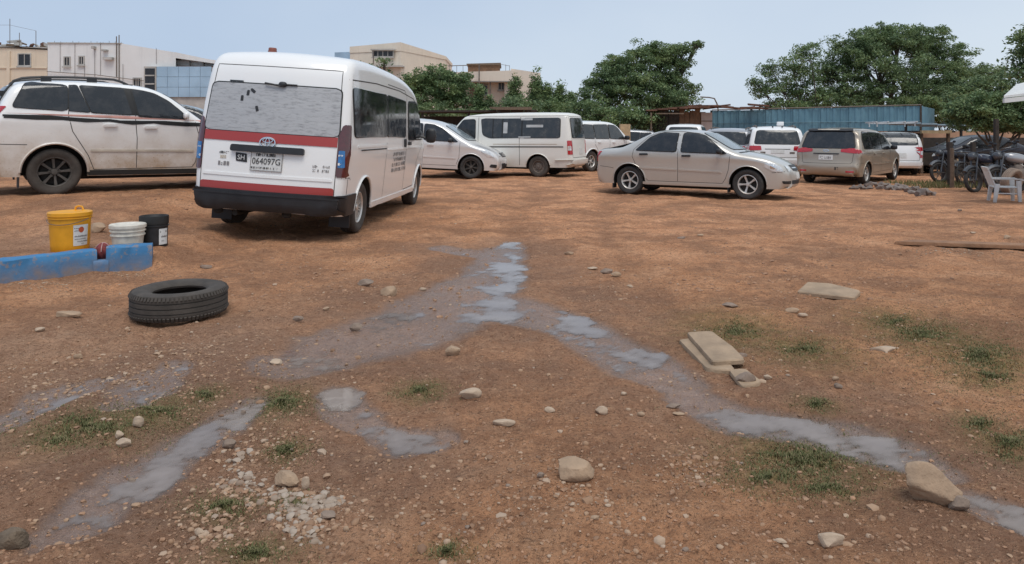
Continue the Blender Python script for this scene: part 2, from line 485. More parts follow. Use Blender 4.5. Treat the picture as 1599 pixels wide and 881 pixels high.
peb = t.math('MULTIPLY', t.ramp(vor.outputs['Distance'], [(.22, 1), (.38, 0)]), t.ramp(sepc.outputs[0], [(.72, 0), (.8, 1)]))
peb2 = t.math('MULTIPLY', t.ramp(vor2.outputs['Distance'], [(.3, 1), (.45, 0)]), t.ramp(sepd.outputs[0], [(.62, 0), (.7, 1)]))
base = t.mix(t.math('MULTIPLY', peb, .40), base, (.42, .28, .19))
base = t.mix(t.math('MULTIPLY', peb2, .25), base, (.45, .31, .21))
base = t.mix(t.math('MULTIPLY', t.ramp(fine, [(.38, 1), (.49, 0)]), .85), base, (.09, .05, .03))  # shade of small pits put into the colour, where the fine bumps dip
lumpy = t.noise(c, 14., 5, .7)
base = t.mix(t.math('MULTIPLY', t.ramp(lumpy, [(.38, 1), (.5, 0)]), .45), base, (.15, .082, .05))  # shade between larger clods painted into the colour, in the hollows of the lumps
base = t.mix(t.math('MULTIPLY', t.ramp(lumpy, [(.56, 0), (.72, 1)]), .3), base, (.52, .33, .20))
base = t.mix(t.math('MULTIPLY', t.ramp(grit, [(.55, 0), (.75, 1)]), .3), base, (.50, .36, .25))
gain = t.n('VectorMath', operation='MULTIPLY'); gain.inputs[1].default_value = (1.95, 1.80, 1.72); t.l(base, gain.inputs[0]); base = gain.outputs[0]
wetm = t.math('MULTIPLY', a_wet, t.ramp(mid, [(.2, .75), (.7, 1.1)]), True)
damp = t.ramp(wetm, [(.05, 0), (.5, 1)])
base = t.mix(damp, base, t.mix(.62, base, (.125, .098, .085)))
t.set(Base_Color=base, Roughness=t.ramp(wetm, [(.1, .93), (.6, .20)]), Specular_IOR_Level=t.ramp(wetm, [(.1, .04), (.6, .5)]))
hgt = t.math('ADD', t.math('ADD', t.math('MULTIPLY', fine, .7), t.math('MULTIPLY', lumpy, 1.1)), t.math('ADD', t.math('MULTIPLY', peb, .5), t.math('ADD', t.math('MULTIPLY', peb2, .3), t.math('MULTIPLY', grit, .3))))
b = t.n('Bump'); b.inputs['Distance'].default_value = .04
t.l(hgt, b.inputs['Height']); t.l(t.ramp(wetm, [(.1, 1.0), (.8, .5)]), b.inputs['Strength']); t.l(b.outputs['Normal'], t.b.inputs['Normal'])
M['ground'] = t.m
ground = link('ground', gme, M['ground'])
tag(ground, 'uneven red dirt yard with ruts and damp mud', 'ground', kind='structure')

# ------------------------------------------------------------------ standing water in the hollows
t = NT('muddy_water'); c = t.coord('Object')
t.set(Base_Color=t.mix(t.ramp(t.noise(c, 3., 3), [(.3, 0), (.7, 1)]), (.20, .155, .13), (.27, .215, .18)), Roughness=.06, Specular_IOR_Level=.6, IOR=1.33, Coat_Weight=.35, Coat_Roughness=.04)
t.bump(t.noise(c, 16., 2), .10, .01)
dep = t.n('Attribute', attribute_name='depth').outputs['Fac']
tp = t.n('BsdfTransparent'); ms = t.n('MixShader')
t.l(t.ramp(dep, [(0, 0), (.45, .66), (1, .90)]), ms.inputs[0]); t.l(tp.outputs[0], ms.inputs[1]); t.l(t.b.outputs[0], ms.inputs[2]); t.l(ms.outputs[0], t.o.inputs['Surface'])
M['water'] = t.m
PUDDLE_LABEL = {'muddy_runnel': 'long milky puddle running down the low stony corner of the yard', 'side_runnel': 'narrow puddle in the grey gravel beside the short grass',
 'kerb_pool': 'short puddle in grey gravel below the loose tyre', 'middle_pool': 'pale muddy puddle with a forked end in bare dirt', 'wide_wet_mud': 'wide film of water over wet mud in front of the white van',
 'far_wet_mud': 'thin film of water behind the wide wet mud', 'right_wet_mud': 'film of water between the wet mud and the broken slabs', 'long_runnel': 'long shallow puddle past the broken slabs towards the big stone', 'stone_runnel': 'small puddle just beyond the big rounded stone'}
LEVEL = {'muddy_runnel': -.0150, 'side_runnel': -.016, 'kerb_pool': -.0155, 'middle_pool': -.0160, 'wide_wet_mud': -.0195, 'far_wet_mud': -.017, 'right_wet_mud': -.0200, 'long_runnel': -.0240, 'stone_runnel': -.0225}
for k in STREAKS:
    m = masks[k] > .12
    if k in ('right_wet_mud', 'far_wet_mud'): continue          # they join the wide film of water
    if k == 'wide_wet_mud': m = m | (masks['right_wet_mud'] > .12) | (masks['far_wet_mud'] > .12)
    cell = m[:-1, :-1] & m[1:, :-1] & m[:-1, 1:] & m[1:, 1:]
    f = gf.reshape(NYT - 1, NX - 1, 4)[cell]
    used, inv = np.unique(f, return_inverse=True)
    v = gv[used].copy(); v[:, 2] = LEVEL.get(k, -.012)
    me = np_mesh('puddle', v, inv.reshape(-1, 4))
    da = me.attributes.new('depth', 'FLOAT', 'POINT'); da.data.foreach_set('value', np.clip((v[:, 2] - gv[used][:, 2]) / .016, 0, 1).astype(np.float32))
    o = link('puddle', me, M['water'])
    tag(o, PUDDLE_LABEL[k], 'puddle', 'puddles in the yard', 'structure')

# ------------------------------------------------------------------ vehicles: shared machinery
def chaikin(p, it=3):
    p = [np.array(q, float) for q in p]
    for _ in range(it):
        q = [p[0]]
        for a, b in zip(p[:-1], p[1:]): q += [.75 * a + .25 * b, .25 * a + .75 * b]
        p = q + [p[-1]]
    return np.array(p)

def round_poly(poly, r):
    """round the corners of a closed polygon by the distance r"""
    out = []
    n = len(poly)
    for i in range(n):
        p, a, b = np.array(poly[i], float), np.array(poly[i - 1], float), np.array(poly[(i + 1) % n], float)
        la, lb = np.linalg.norm(a - p), np.linalg.norm(b - p)
        ra = min(r, la * .45); rb = min(r, lb * .45)
        s, e = p + (a - p) / la * ra, p + (b - p) / lb * rb
        for u in (0, .25, .5, .75, 1): out.append((1 - u) ** 2 * s + 2 * u * (1 - u) * p + u * u * e)
    return np.array(out)

class Car:
    def __init__(s, name, label, cat, L, W, H, prof, belt, wheels, Rw, body, group=None, tum=.13, plan=None, r=.10, zb=.26, cf=.06, cr=.05, ct=.035, arch=.06, low=.05):
        s.root = empty(name, label=label, cat=cat, group=group)
        s.L, s.W, s.H, s.belt, s.wheels, s.Rw, s.zb = L, W, H, belt, wheels, Rw, zb
        s.bodymat = body
        plan = plan or [(0, .93), (.25, .985), (.8, 1), (L - 1.2, 1), (L - .55, .965), (L - .25, .89), (L - .10, .80), (L, .68)]
        px, pw = zip(*plan)
        P_ = chaikin(prof, 3)
        seg = np.r_[0, np.cumsum(np.hypot(*np.diff(P_, axis=0).T))]
        N = 104
        u = np.linspace(0, seg[-1], N)
        T = np.stack([np.interp(u, seg, P_[:, 0]), np.interp(u, seg, P_[:, 1])], 1)
        nrm = np.gradient(T, axis=0); nrm = np.stack([-nrm[:, 1], nrm[:, 0]], 1); nrm /= np.linalg.norm(nrm, axis=1)[:, None] + 1e-9
        Hh = T[:, 1].max()
        def base(x, z):
            w = W * np.interp(x, px, pw)
            t_ = np.clip((z - belt) / (Hh - belt), 0, 1.1)
            v_ = np.clip((belt - z) / (belt - zb), 0, 1)
            return w * (1 - tum * t_ ** 1.15 - low * v_ ** 2.2 + .012 * np.exp(-((z - belt + .12) / .07) ** 2))
        def dist(x, z):
            a, b_ = T[:-1], T[1:]
            d = b_ - a; q = np.stack([x, z], -1)[..., None, :]
            tt = np.clip(((q - a) * d).sum(-1) / ((d * d).sum(-1) + 1e-12), 0, 1)
            return np.sqrt((((a + tt[..., None] * d) - q) ** 2).sum(-1)).min(-1)
        Mc, K = 22, 12
        x0, x1 = T[0, 0], T[-1, 0]
        f = .12 * np.linspace(0, 1, N) + .88 * np.clip((T[:, 0] - T[:, 0].min()) / (T[:, 0].max() - T[:, 0].min()), 0, 1)
        f = np.maximum.accumulate(f); f = (f - f[0]) / (f[-1] - f[0])
        Bx = x0 + (x1 - x0) * f
        Bz = np.full(N, zb)
        sv = np.linspace(0, 1, Mc); sv = 1 - (1 - sv) ** 1.7
        CX = Bx[:, None] + (T[:, 0] - Bx)[:, None] * sv; CZ = Bz[:, None] + (T[:, 1] - Bz)[:, None] * sv
        D = dist(CX, CZ)
        rr = np.minimum(r, 1.0)
        q_ = 1 - np.clip(D / rr, 0, 1)
        HWd = base(CX, CZ) - rr * (1 - np.sqrt(np.clip(1 - q_ ** 2, 0, 1)))
        cc = cf * np.maximum(nrm[:, 0], 0) ** 2 + cr * np.maximum(-nrm[:, 0], 0) ** 2 + ct * np.maximum(nrm[:, 1], 0) ** 2
        k_ = np.clip(1 - D / (2.2 * rr), 0, 1)
        CX -= (cc * nrm[:, 0])[:, None] * k_; CZ -= (cc * nrm[:, 1])[:, None] * k_
        CZ = np.maximum(CZ, zb)
        verts, ring = [], 2 * Mc + K - 1
        for i in range(N):
            for j in range(Mc): verts.append((CX[i, j], HWd[i, j], CZ[i, j]))
            w0 = HWd[i, -1]
            for k in range(1, K):
                yy = w0 * (1 - 2 * k / K); e = cc[i] * (yy / w0) ** 2
                verts.append((T[i, 0] - nrm[i, 0] * e, yy, max(zb, T[i, 1] - nrm[i, 1] * e)))
            for j in range(Mc - 1, -1, -1): verts.append((CX[i, j], -HWd[i, j], CZ[i, j]))
        faces = [(i * ring + j, i * ring + (j + 1) % ring, (i + 1) * ring + (j + 1) % ring, (i + 1) * ring + j) for i in range(N - 1) for j in range(ring)]
        faces += [tuple(range(ring))[::-1], tuple(range((N - 1) * ring, N * ring))]
        bm = bmesh.new()
        bv = [bm.verts.new(v) for v in verts]
        for fa in faces: bm.faces.new([bv[k] for k in fa])
        bmesh.ops.remove_doubles(bm, verts=bm.verts, dist=2e-4)
        bmesh.ops.recalc_face_normals(bm, faces=bm.faces)
        s.bvh = BVHTree.FromBMesh(bm)
        me = bpy.data.meshes.new('body'); bm.to_mesh(me); bm.free()
        me.materials.append(body); me.materials.append(M['dark'])
        s.body = link('body', me, None, s.root)
        # wheel wells
        s.ra = Rw + arch
        cb = MB()
        for xw in wheels:
            for sg in (1, -1):
                m = MB()
                n = 40
                y0, y1 = sg * (W - .34), sg * (W + .15)
                m.lathe([(s.ra, y0), (s.ra, y1)], n, 'y', M=Matrix.Translation((xw, 0, Rw)))
                m.f += [tuple(range(n)), tuple(range(n, 2 * n))[::-1]]
                cb.add(m.v, m.f)
        cm = cb.mesh('cut')
        co = bpy.data.objects.new('cut', cm); COL.objects.link(co)
        mod = s.body.modifiers.new('b', 'BOOLEAN'); mod.object = co; mod.operation = 'DIFFERENCE'; mod.solver = 'EXACT'
        n0 = len(me.polygons)
        for solver, us in (('EXACT', False), ('EXACT', True), ('MANIFOLD', False), ('FLOAT', False)):
            try: mod.solver = solver
            except TypeError: continue
            mod.use_self = us
            bpy.context.view_layer.update()
            nm = bpy.data.meshes.new_from_object(s.body.evaluated_get(bpy.context.evaluated_depsgraph_get()))
            ok_ = len(nm.polygons) > n0 * .8 and max(p.area for p in nm.polygons) < 6 and len(nm.polygons) != n0
            if ok_: break
            print('boolean retry', name, solver, us, len(nm.polygons), n0)
        s.body.modifiers.clear(); s.body.data = nm
        bpy.data.objects.remove(co); bpy.data.meshes.remove(cm); bpy.data.meshes.remove(me)
        nm.name = 'body'
        if len(nm.materials) < 2:
            nm.materials.clear(); nm.materials.append(body); nm.materials.append(M['dark'])
        for p in nm.polygons:
            c_ = p.center
            ins = any(math.hypot(c_.x - xw, c_.z - Rw) < s.ra - .0005 for xw in wheels) and abs(c_.y) > W - .36
            p.material_index = 1 if (ins or (p.normal.z < -.9 and c_.z < zb + .02)) else 0
            p.use_smooth = True
        nm.set_sharp_from_angle(angle=R(38))

    def hit(s, view, a, b):
        if view == 'R': o, d = Vector((a, -6, b)), Vector((0, 1, 0))
        elif view == 'L': o, d = Vector((a, 6, b)), Vector((0, -1, 0))
        elif view == 'B': o, d = Vector((-6, a, b)), Vector((1, 0, 0))
        elif view == 'F': o, d = Vector((12, a, b)), Vector((-1, 0, 0))
        else: o, d = Vector((a, b, 6)), Vector((0, 0, -1))
        h = s.bvh.ray_cast(o, d)
        bad = h[0] is None or (view in 'LR' and abs(h[0].y) < .6 * s.W) or (view == 'B' and h[0].x > .9) or (view == 'F' and h[0].x < s.L - 2.7)
        if bad:
            q = {'R': (a, -s.W, b), 'L': (a, s.W, b), 'B': (0, a, b), 'F': (s.L, a, b), 'T': (a, b, s.H)}[view]
            h = s.bvh.find_nearest(Vector(q))
            return h[0], h[1], -d
        n = h[1]
        if n.dot(d) > 0: n = -n
        return h[0], n, -d

    def patch(s, name, view, poly, mat, off=.004, r=.04, thick=.012, nz=9, nm_=12, parent=None, sm=True):
        """a sheet that follows the body: outline given in the view's own two coordinates"""
        q = round_poly(poly, r) if r > 0 else np.array(poly, float)
        lo, hi = q[:, 1].min(), q[:, 1].max()
        lev = np.unique(np.r_[np.linspace(lo, hi, nz), q[:, 1]])
        keep = [lev[0]]
        for z in lev[1:]:
            if z - keep[-1] > (hi - lo) * .02: keep.append(z)
        keep[-1] = hi
        rows = []
        for z in keep:
            zz = min(max(z, lo + 1e-5), hi - 1e-5); xs = []
            for a, b_ in zip(q, np.roll(q, -1, 0)):
                if (a[1] - zz) * (b_[1] - zz) <= 0 and a[1] != b_[1]:
                    xs.append(a[0] + (b_[0] - a[0]) * (zz - a[1]) / (b_[1] - a[1]))
            if not xs: continue
            rows.append([(min(xs) + (max(xs) - min(xs)) * k / nm_, z) for k in range(nm_ + 1)])
        vs_, back = [], []
        for row in rows:
            for a, b_ in row:
                co, n, w = s.hit(view, a, b_)
                nn = (n * .6 + w * .4).normalized()
                vs_.append(co + nn * off); back.append(co - nn * thick)
        nr, nc = len(rows), nm_ + 1
        fs = [(i * nc + j, i * nc + j + 1, (i + 1) * nc + j + 1, (i + 1) * nc + j) for i in range(nr - 1) for j in range(nm_)]
        if off > .008:
            bd = [j for j in range(nc)] + [i * nc + nc - 1 for i in range(1, nr)] + [(nr - 1) * nc + j for j in range(nc - 2, -1, -1)] + [i * nc for i in range(nr - 2, 0, -1)]
            b0 = len(vs_); vs_ += [back[i] for i in bd]
            nb = len(bd)
            fs += [(bd[k], bd[(k + 1) % nb], b0 + (k + 1) % nb, b0 + k) for k in range(nb)]
        me = mesh(name, vs_, fs)
        bm = bmesh.new(); bm.from_mesh(me)
        bmesh.ops.remove_doubles(bm, verts=bm.verts, dist=1e-5)
        bmesh.ops.recalc_face_normals(bm, faces=bm.faces)
        bm.to_mesh(me); bm.free()
        # outward
        if me.polygons:
            want = {'R': Vector((0, -1, 0)), 'L': Vector((0, 1, 0)), 'B': Vector((-1, 0, 0)), 'F': Vector((1, 0, 0)), 'T': Vector((0, 0, 1))}[view]
            tot = sum((p.normal * p.area for p in me.polygons), Vector())
            if tot.dot(want) < 0: me.flip_normals()
        me.polygons.foreach_set('use_smooth', [sm] * len(me.polygons)); me.set_sharp_from_angle(angle=R(45))
        return link(name, me, mat, parent or s.root)

    def window(s, view, poly, mat=None, r=.05, rim=.018, name='window'):
        q = np.array(poly, float); c = q.mean(0)
        o = s.patch(name, view, poly, mat or M['glass'], .014, r, nz=14, nm_=20)
        d = q - c; ln = np.linalg.norm(d, axis=1)[:, None]
        s.patch('seal', view, c + d * (1 + rim * 1.35 / ln), M['seal'], .010, r + rim, parent=o, nz=14, nm_=20)
        return o

    def line(s, view, pts, w=.009, mat=None, off=.002, name='panel_gap', parent=None, sub=.06):
        pts = [np.array(p, float) for p in pts]
        dense = [pts[0]]
        for a, b_ in zip(pts[:-1], pts[1:]):
            n = max(1, int(np.linalg.norm(b_ - a) / sub))
            dense += [a + (b_ - a) * k / n for k in range(1, n + 1)]
        vs_, fs = [], []
        for i, p in enumerate(dense):
            d = dense[min(i + 1, len(dense) - 1)] - dense[max(0, i - 1)]
            d = d / (np.linalg.norm(d) + 1e-9); nn = np.array((-d[1], d[0])) * w / 2
            for q in (p + nn, p - nn):
                co, n, w_ = s.hit(view, *q); vs_.append(co + (n * .5 + w_ * .5) * off)
        for i in range(len(dense) - 1): fs.append((2 * i, 2 * i + 1, 2 * i + 3, 2 * i + 2))
        me = mesh(name, vs_, fs, True)
        return link(name, me, mat or M['gap'], parent or s.body)

    def text(s, view, body, size, at_, mat, off=.012, flip=False, name='lettering', parent=None, shear=0., wide=1.):
        cu = bpy.data.curves.new('t', 'FONT'); cu.body = body; cu.size = size; cu.align_x = 'CENTER'; cu.resolution_u = 2; cu.space_line = .95
        to = bpy.data.objects.new('t', cu); COL.objects.link(to)
        bpy.context.view_layer.update()
        me = bpy.data.meshes.new_from_object(to.evaluated_get(bpy.context.evaluated_depsgraph_get()))
        bpy.data.objects.remove(to); bpy.data.curves.remove(cu)
        sg = -1 if view in ('B', 'L') else 1
        for v in me.vertices:
            a = at_[0] + sg * v.co.x * wide; b_ = at_[1] + v.co.y
            co, n, w_ = s.hit(view, a, b_); v.co = co + w_ * off
        me.update(); me.materials.clear()
        o = link(name, me, mat, parent or s.root); o['kind'] = 'stuff'
        return o

    def mirror(s, x, z, mat, arm=.10, size=(.075, .10, .075), sides=(1, -1)):
        for sg in sides:
            co, n, w_ = s.hit('L' if sg > 0 else 'R', x, z)
            mb = MB(); c = co + Vector((.02, sg * (arm + size[1] * .5), .02))
            mb.ball(c, size, 3.2)
            mb.tube([co - Vector((0, sg * .03, 0)), c - Vector((0, 0, size[2] * .5))], .022, 6)
            o = mb.build('mirror', mat, s.root, True, 50)

    def handle(s, x, z, mat, sides=('L', 'R'), w=.19):
        for v in sides: s.patch('door_handle', v, [(x, z), (x + w, z + .004), (x + w, z + .045), (x, z + .04)], mat, .032, .018, nz=4, nm_=6)

    def put_wheels(s, kind, front_steer=0.):
        for xw in s.wheels:
            for sg in (1, -1):
                wheel(kind, s.root, (xw, sg * (s.W * .97 - kind['w'] / 2 - .015), s.Rw), sg, front_steer if xw == max(s.wheels) else 0)

    def lips(s, mat=None, rad=.016, arc=(-8, 188), off=.004):
        for xw in s.wheels:
            for v, sg in (('L', 1), ('R', -1)):
                pts = []
                for k in range(25):
                    a = R(arc[0] + (arc[1] - arc[0]) * k / 24)
                    x, z = xw + (s.ra + .006) * math.cos(a), s.Rw + (s.ra + .006) * math.sin(a)
                    if z < s.zb + .03: continue
                    co, n, w_ = s.hit(v, x, z); pts.append(co + w_ * off)
                MB().tube(pts, rad, 6).build('wheel_arch', mat or s.bodymat, s.body, True, 60)

    def flaps(s, axle, wd=.26, h0=.10, h1=.36):
        for sg in (1, -1):
            x = s.wheels[axle] - s.ra - .02
            MB().box((x - .012, sg * s.W * .94 - wd / 2 - sg * wd / 2, h0), (x + .012, sg * s.W * .94 + wd / 2 - sg * wd / 2, h1)).build('mud_flap', M['plastic'], s.root)

    def under(s):
        mb = MB()
        xa, xb = min(s.wheels), max(s.wheels)
        mb.box((xa - .35, -s.W * .62, s.zb - .07), (xb + .35, s.W * .62, s.zb + .01))
        for xw in s.wheels: mb.tube([(xw, -s.W * .8, s.Rw), (xw, s.W * .8, s.Rw)], .05, 8)
        mb.tube([(.1, s.W * .4, s.zb - .03), (xa + .4, s.W * .4, s.zb - .05), (xb - .3, s.W * .1, s.zb - .05)], .035, 8)
        mb.build('underbody', M['dark'], s.root)

    def place(s, x, y, heading, at_x=0., at_y=0., sink=.008, scale=1.0):
        """heading: degrees clockwise from +Y; (x, y) is where the local point (at_x, at_y) stands"""
        th = R(90 - heading); c_, s_ = math.cos(th) * scale, math.sin(th) * scale
        ox, oy = x - (at_x * c_ - at_y * s_), y - (at_x * s_ + at_y * c_)
        pts = []
        for xw in s.wheels:
            for sg in (1, -1):
                lx, ly = xw, sg * s.W * .85
                wx, wy = ox + lx * c_ - ly * s_, oy + lx * s_ + ly * c_
                z = max(Zg(wx + dx, wy + dy) for dx in (-.06, 0, .06) for dy in (-.06, 0, .06))
                pts.append((lx, ly, z))
        A = np.array([(p[0], p[1], 1) for p in pts]); zz = np.array([p[2] for p in pts])
        (a, b_, c0), *_ = np.linalg.lstsq(A, zz, rcond=None)
        s.root.location = (ox, oy, c0 - sink)
        rx = math.atan(b_ / scale); ry = -math.atan(a / scale)
        s.root.rotation_euler = (Matrix.Rotation(th, 3, 'Z') @ Matrix.Rotation(ry, 3, 'Y') @ Matrix.Rotation(rx, 3, 'X')).to_euler()
        s.root.scale = (scale,) * 3
        return s

WHEEL_CACHE = {}
def wheel_meshes(k):
    key = k['key']
    if key in WHEEL_CACHE: return WHEEL_CACHE[key]
    Rw, w, rr = k['R'], k['w'], k['rim']
    h = w / 2
    prof = [(rr - .012, -h * .72), (rr + .008, -h * .80), (rr + (Rw - rr) * .35, -h * 1.0), (rr + (Rw - rr) * .7, -h * 1.0), (Rw - .02, -h * .90), (Rw - .004, -h * .72)]
    g = [(-h * .72, 0), (-h * .45, 0), (-h * .44, .008), (-h * .36, .008), (-h * .35, 0), (-h * .06, 0), (-h * .05, .008), (h * .05, .008), (h * .06, 0), (h * .35, 0), (h * .36, .008), (h * .44, .008), (h * .45, 0), (h * .72, 0)]
    prof += [(Rw - d, y) for y, d in g[1:-1]]
    prof += [(r_, -y) for r_, y in prof[5::-1]]
    ty = MB().lathe(prof, 44, 'y', closed=True).mesh('tyre', True, 35)
    rim = MB()
    f = h * .62                              # the face of the rim, outwards (+y)
    rim.lathe([(rr, f + .012), (rr - .012, f + .016), (rr - .025, f), (rr - .03, -h * .7), (rr - .005, -h * .72), (rr, f + .012)], 36, 'y')
    n, sw = k['spokes'], k['sw']
    if n:
        for i in range(n):
            for tw in ((-.5, .5) if k.get('twin') else (0,)):
                a = 2 * PI * i / n
                rot = Matrix.Rotation(a, 4, 'Y')
                off = tw * sw * 1.9
                pr = [(.03, off * .3, sw * .62), (rr * .5, off * .8, sw * .52), (rr - .018, off * 1.35, sw * (.8 if not k.get('twin') else .5))]
                vs_ = []
                for rad, o_, hw_ in pr:
                    dep = f - .02 - .02 * (1 - rad / rr)
                    for dx, dy in ((-hw_, -.02), (-hw_ * .75, .012), (hw_ * .75, .012), (hw_, -.02)):
                        vs_.append(rot @ Vector((o_ + dx, dep + dy, rad)))
                rim.add(vs_, [(4 * q + j, 4 * q + (j + 1) % 4, 4 * q + 4 + (j + 1) % 4, 4 * q + 4 + j) for q in range(2) for j in range(4)])
    else:                                   # pressed steel wheel with round holes
        rim.lathe([(rr - .028, f - .05), (rr * .82, f - .035), (rr * .60, f - .045), (rr * .48, f - .01), (rr * .25, f - .012), (rr * .22, f + .01), (.001, f + .012)], 32, 'y')
        for i in range(10):
            a = 2 * PI * i / 10
            rim.ball((rr * .72 * math.cos(a), f - .034, rr * .72 * math.sin(a)), (.02, .008, .02), 2, 8, 4)
    rm = rim.mesh('rim', True, 35)
    hub = MB()
    hub.lathe([(.001, f + .002), (rr * .17, f), (rr * .2, f - .012), (rr * .22, f - .04), (rr * .24, -h * .4)], 20, 'y')
    for i in range(5):
        a = 2 * PI * i / 5 + .3
        hub.lathe([(.001, f - .006), (.011, f - .006), (.011, f - .03)], 8, 'y', M=Matrix.Translation((rr * .30 * math.cos(a), 0, rr * .30 * math.sin(a))))
    hm = hub.mesh('wheel', True, 40)
    disc = MB().lathe([(.001, -h * .1), (rr * .78, -h * .1), (rr * .78, -h * .3), (rr * .94, -h * .35), (rr * .94, -h * .5), (.001, -h * .5)], 28, 'y').mesh('brake_disc', True, 35)
    ty.materials.append(k['tm']); rm.materials.append(k['rm']); hm.materials.append(k['rm']); disc.materials.append(M['dark'])
    WHEEL_CACHE[key] = (ty, rm, hm, disc)
    return WHEEL_CACHE[key]

def wheel(k, parent, loc, side, steer=0.):
    ty, rm, hm, disc = wheel_meshes(k)
    o = link('wheel', hm, None, parent, loc)
    o.rotation_euler = (0, random.uniform(0, 6) * 0, 0 if side > 0 else PI)
    o.rotation_euler.z += R(steer)
    o.rotation_euler.y = random.uniform(0, 1.2)
    for nm_, me in (('tyre', ty), ('rim', rm), ('brake_disc', disc)):
        link(nm_, me, None, o)
    return o

def wk(key, Rw, w, rim, spokes, sw, tm, rm, twin=False):
    return dict(key=key, R=Rw, w=w, rim=rim, spokes=spokes, sw=sw, tm=tm, rm=rm, twin=twin)

def plate(car, view, c, w, h, text, off=.012, size=None, name='number_plate'):
    y, z = c
    o = car.patch(name, view, [(y - w / 2, z - h / 2), (y + w / 2, z - h / 2), (y + w / 2, z + h / 2), (y - w / 2, z + h / 2)], M['plate'], off, .012, nz=4, nm_=4)
    if text: car.text(view, text, size or h * .5, (y, z - h * .2), M['ink'], off + .004, parent=o)
    return o
def scribble(car, view, a0, a1, z, h, mat, parent=None, off=.006, seed=1):
    """a row of worn, unreadable print: small upright strokes and bars"""
    rd = random.Random(seed)
    mb = MB(); a = a0; sg = -1 if view in ('B', 'L') else 1
    up = Vector((0, 0, 1))
    while a < a1 - h * .3:
        w = h * rd.uniform(.45, .7)
        if rd.random() < .16: a += w; continue
        for k in range(rd.choice((2, 3, 3))):
            if rd.random() < .55: q = (a + w * rd.choice((0, .7)), a + w * rd.choice((.22, .95)), z, z + h)
            else: zz = z + h * rd.choice((0, .4, .8)); q = (a, a + w * .85, zz, zz + h * .2)
            u0, u1 = (sg * q[0], sg * q[1]) if sg < 0 else (q[0], q[1])
            vs_ = []
            for uu, zz in ((u0, q[2]), (u1, q[2]), (u1, q[3]), (u0, q[3])):
                co, n, w_ = car.hit(view, uu, zz); vs_.append(co + w_ * (off + .0004 * k))
            mb.add(vs_, [(0, 1, 2, 3)])
        a += w * 1.25
    o = mb.build('lettering', mat, parent or car.root)
    o['kind'] = 'stuff'
    return o

# ================================================================== 1. white high-roof minibus with red bands
M['film'] = None
t = NT('peeling_silver_film'); c = t.coord('Object', (1, 1.2, 6))
n1 = t.noise(c, 7., 8, .72); n2 = t.noise(c, 2.5, 3)
t.set(Base_Color=t.mix(t.ramp(n1, [(.36, 0), (.5, 1)]), (.27, .27, .275), t.mix(n2, (.36, .36, .37), (.47, .47, .47))), Roughness=.5, Metallic=.15)
t.bump(n1, .4, .006); M['film'] = t.m

prof = [(.14, .312), (.05, .33), (.0, .40), (-.005, .62), (.015, .95), (.05, 1.3), (.10, 1.62), (.17, 2.02), (.22, 2.16), (.33, 2.30), (.62, 2.355), (1.5, 2.375), (3.2, 2.345), (4.1, 2.23), (4.45, 2.12), (4.62, 2.0),
        (5.25, 1.38), (5.42, 1.24), (5.62, 1.14), (5.80, .98), (5.87, .8), (5.9, .55), (5.87, .38), (5.84, .33), (5.76, .31)]
van = Car('minibus', 'white high-roof minibus with red bands and silver film over its rear window', 'minibus', 5.9, .975, 2.36, prof, 1.22, (1.03, 4.88), .345, M['white'],
          tum=.085, r=.125, zb=.305, cr=.07, cf=.12, plan=[(0, .95), (.2, .99), (.6, 1), (4.6, 1), (5.3, .97), (5.7, .9), (5.9, .82)], arch=.075, low=.035)
W1 = wk('van', .345, .22, .215, 10, .017, M['tyre_dusty'], M['alloy'], True)
van.put_wheels(W1); van.under(); van.lips(rad=.018)
van.flaps(0, .27, .12, .36)
rw = van.patch('rear_window', 'B', [(-.85, 1.292), (.85, 1.292), (.82, 1.885), (-.82, 1.885)], M['film'], .014, .07, nz=10, nm_=16)
van.patch('seal', 'B', [(-.865, 1.285), (.865, 1.285), (.835, 1.90), (-.835, 1.90)], M['seal'], .010, .08, parent=rw)
tg = van.line('B', [(-.845, .56), (-.85, 1.2), (-.83, 1.6), (-.80, 2.12), (.80, 2.12), (.83, 1.6), (.85, 1.2), (.845, .56)], .009, name='tailgate_gap')
van.patch('red_band', 'B', [(-.84, 1.168), (.84, 1.168), (.84, 1.288), (-.84, 1.288)], M['red_band'], .009, .0, nz=4, nm_=16)
van.patch('red_band', 'B', [(-.84, .53), (.84, .53), (.84, .665), (-.84, .665)], M['red_band'], .006, .03, nz=4, nm_=16)
van.patch('tailgate_crease', 'B', [(-.82, .74), (.82, .74), (.80, .775), (-.80, .775)], M['white'], .010, .02, nz=3, nm_=14)
gr = van.patch('tailgate_handle', 'B', [(-.46, 1.045), (.46, 1.045), (.455, 1.128), (-.455, 1.128)], M['plastic'], .05, .03, nz=5, nm_=14)
pl = plate(van, 'B', (-.005, .94), .40, .235, None, .014)
van.text('B', '064097G', .112, (-.005, .905), M['ink'], .02, parent=pl, wide=.86)
scribble(van, 'B', -.13, .13, 1.003, .034, M['ink'], pl, .02, 5)
scribble(van, 'B', -.18, .17, .850, .022, M['ink'], pl, .02, 6)
fr = van.line('B', [(-.2, .826), (.19, .826), (.19, 1.052), (-.2, 1.052), (-.2, .826)], .008, M['ink_grey'], .017, 'plate_rim', pl)
st = van.patch('sticker', 'B', [(.24, .915), (.385, .925), (.40, 1.03), (.255, 1.02)], M['ink'], .007, .008, nz=3, nm_=4)
van.text('B', 'SH', .085, (.32, .945), M['ink_white'], .012, parent=st)
scribble(van, 'B', -.62, -.48, 1.005, .028, M['ink'], None, .006, 3)
scribble(van, 'B', -.60, -.50, .945, .04, M['beige_trim'], None, .006, 8)
scribble(van, 'B', -.62, -.485, .86, .05, M['ink_grey'], None, .006, 9)
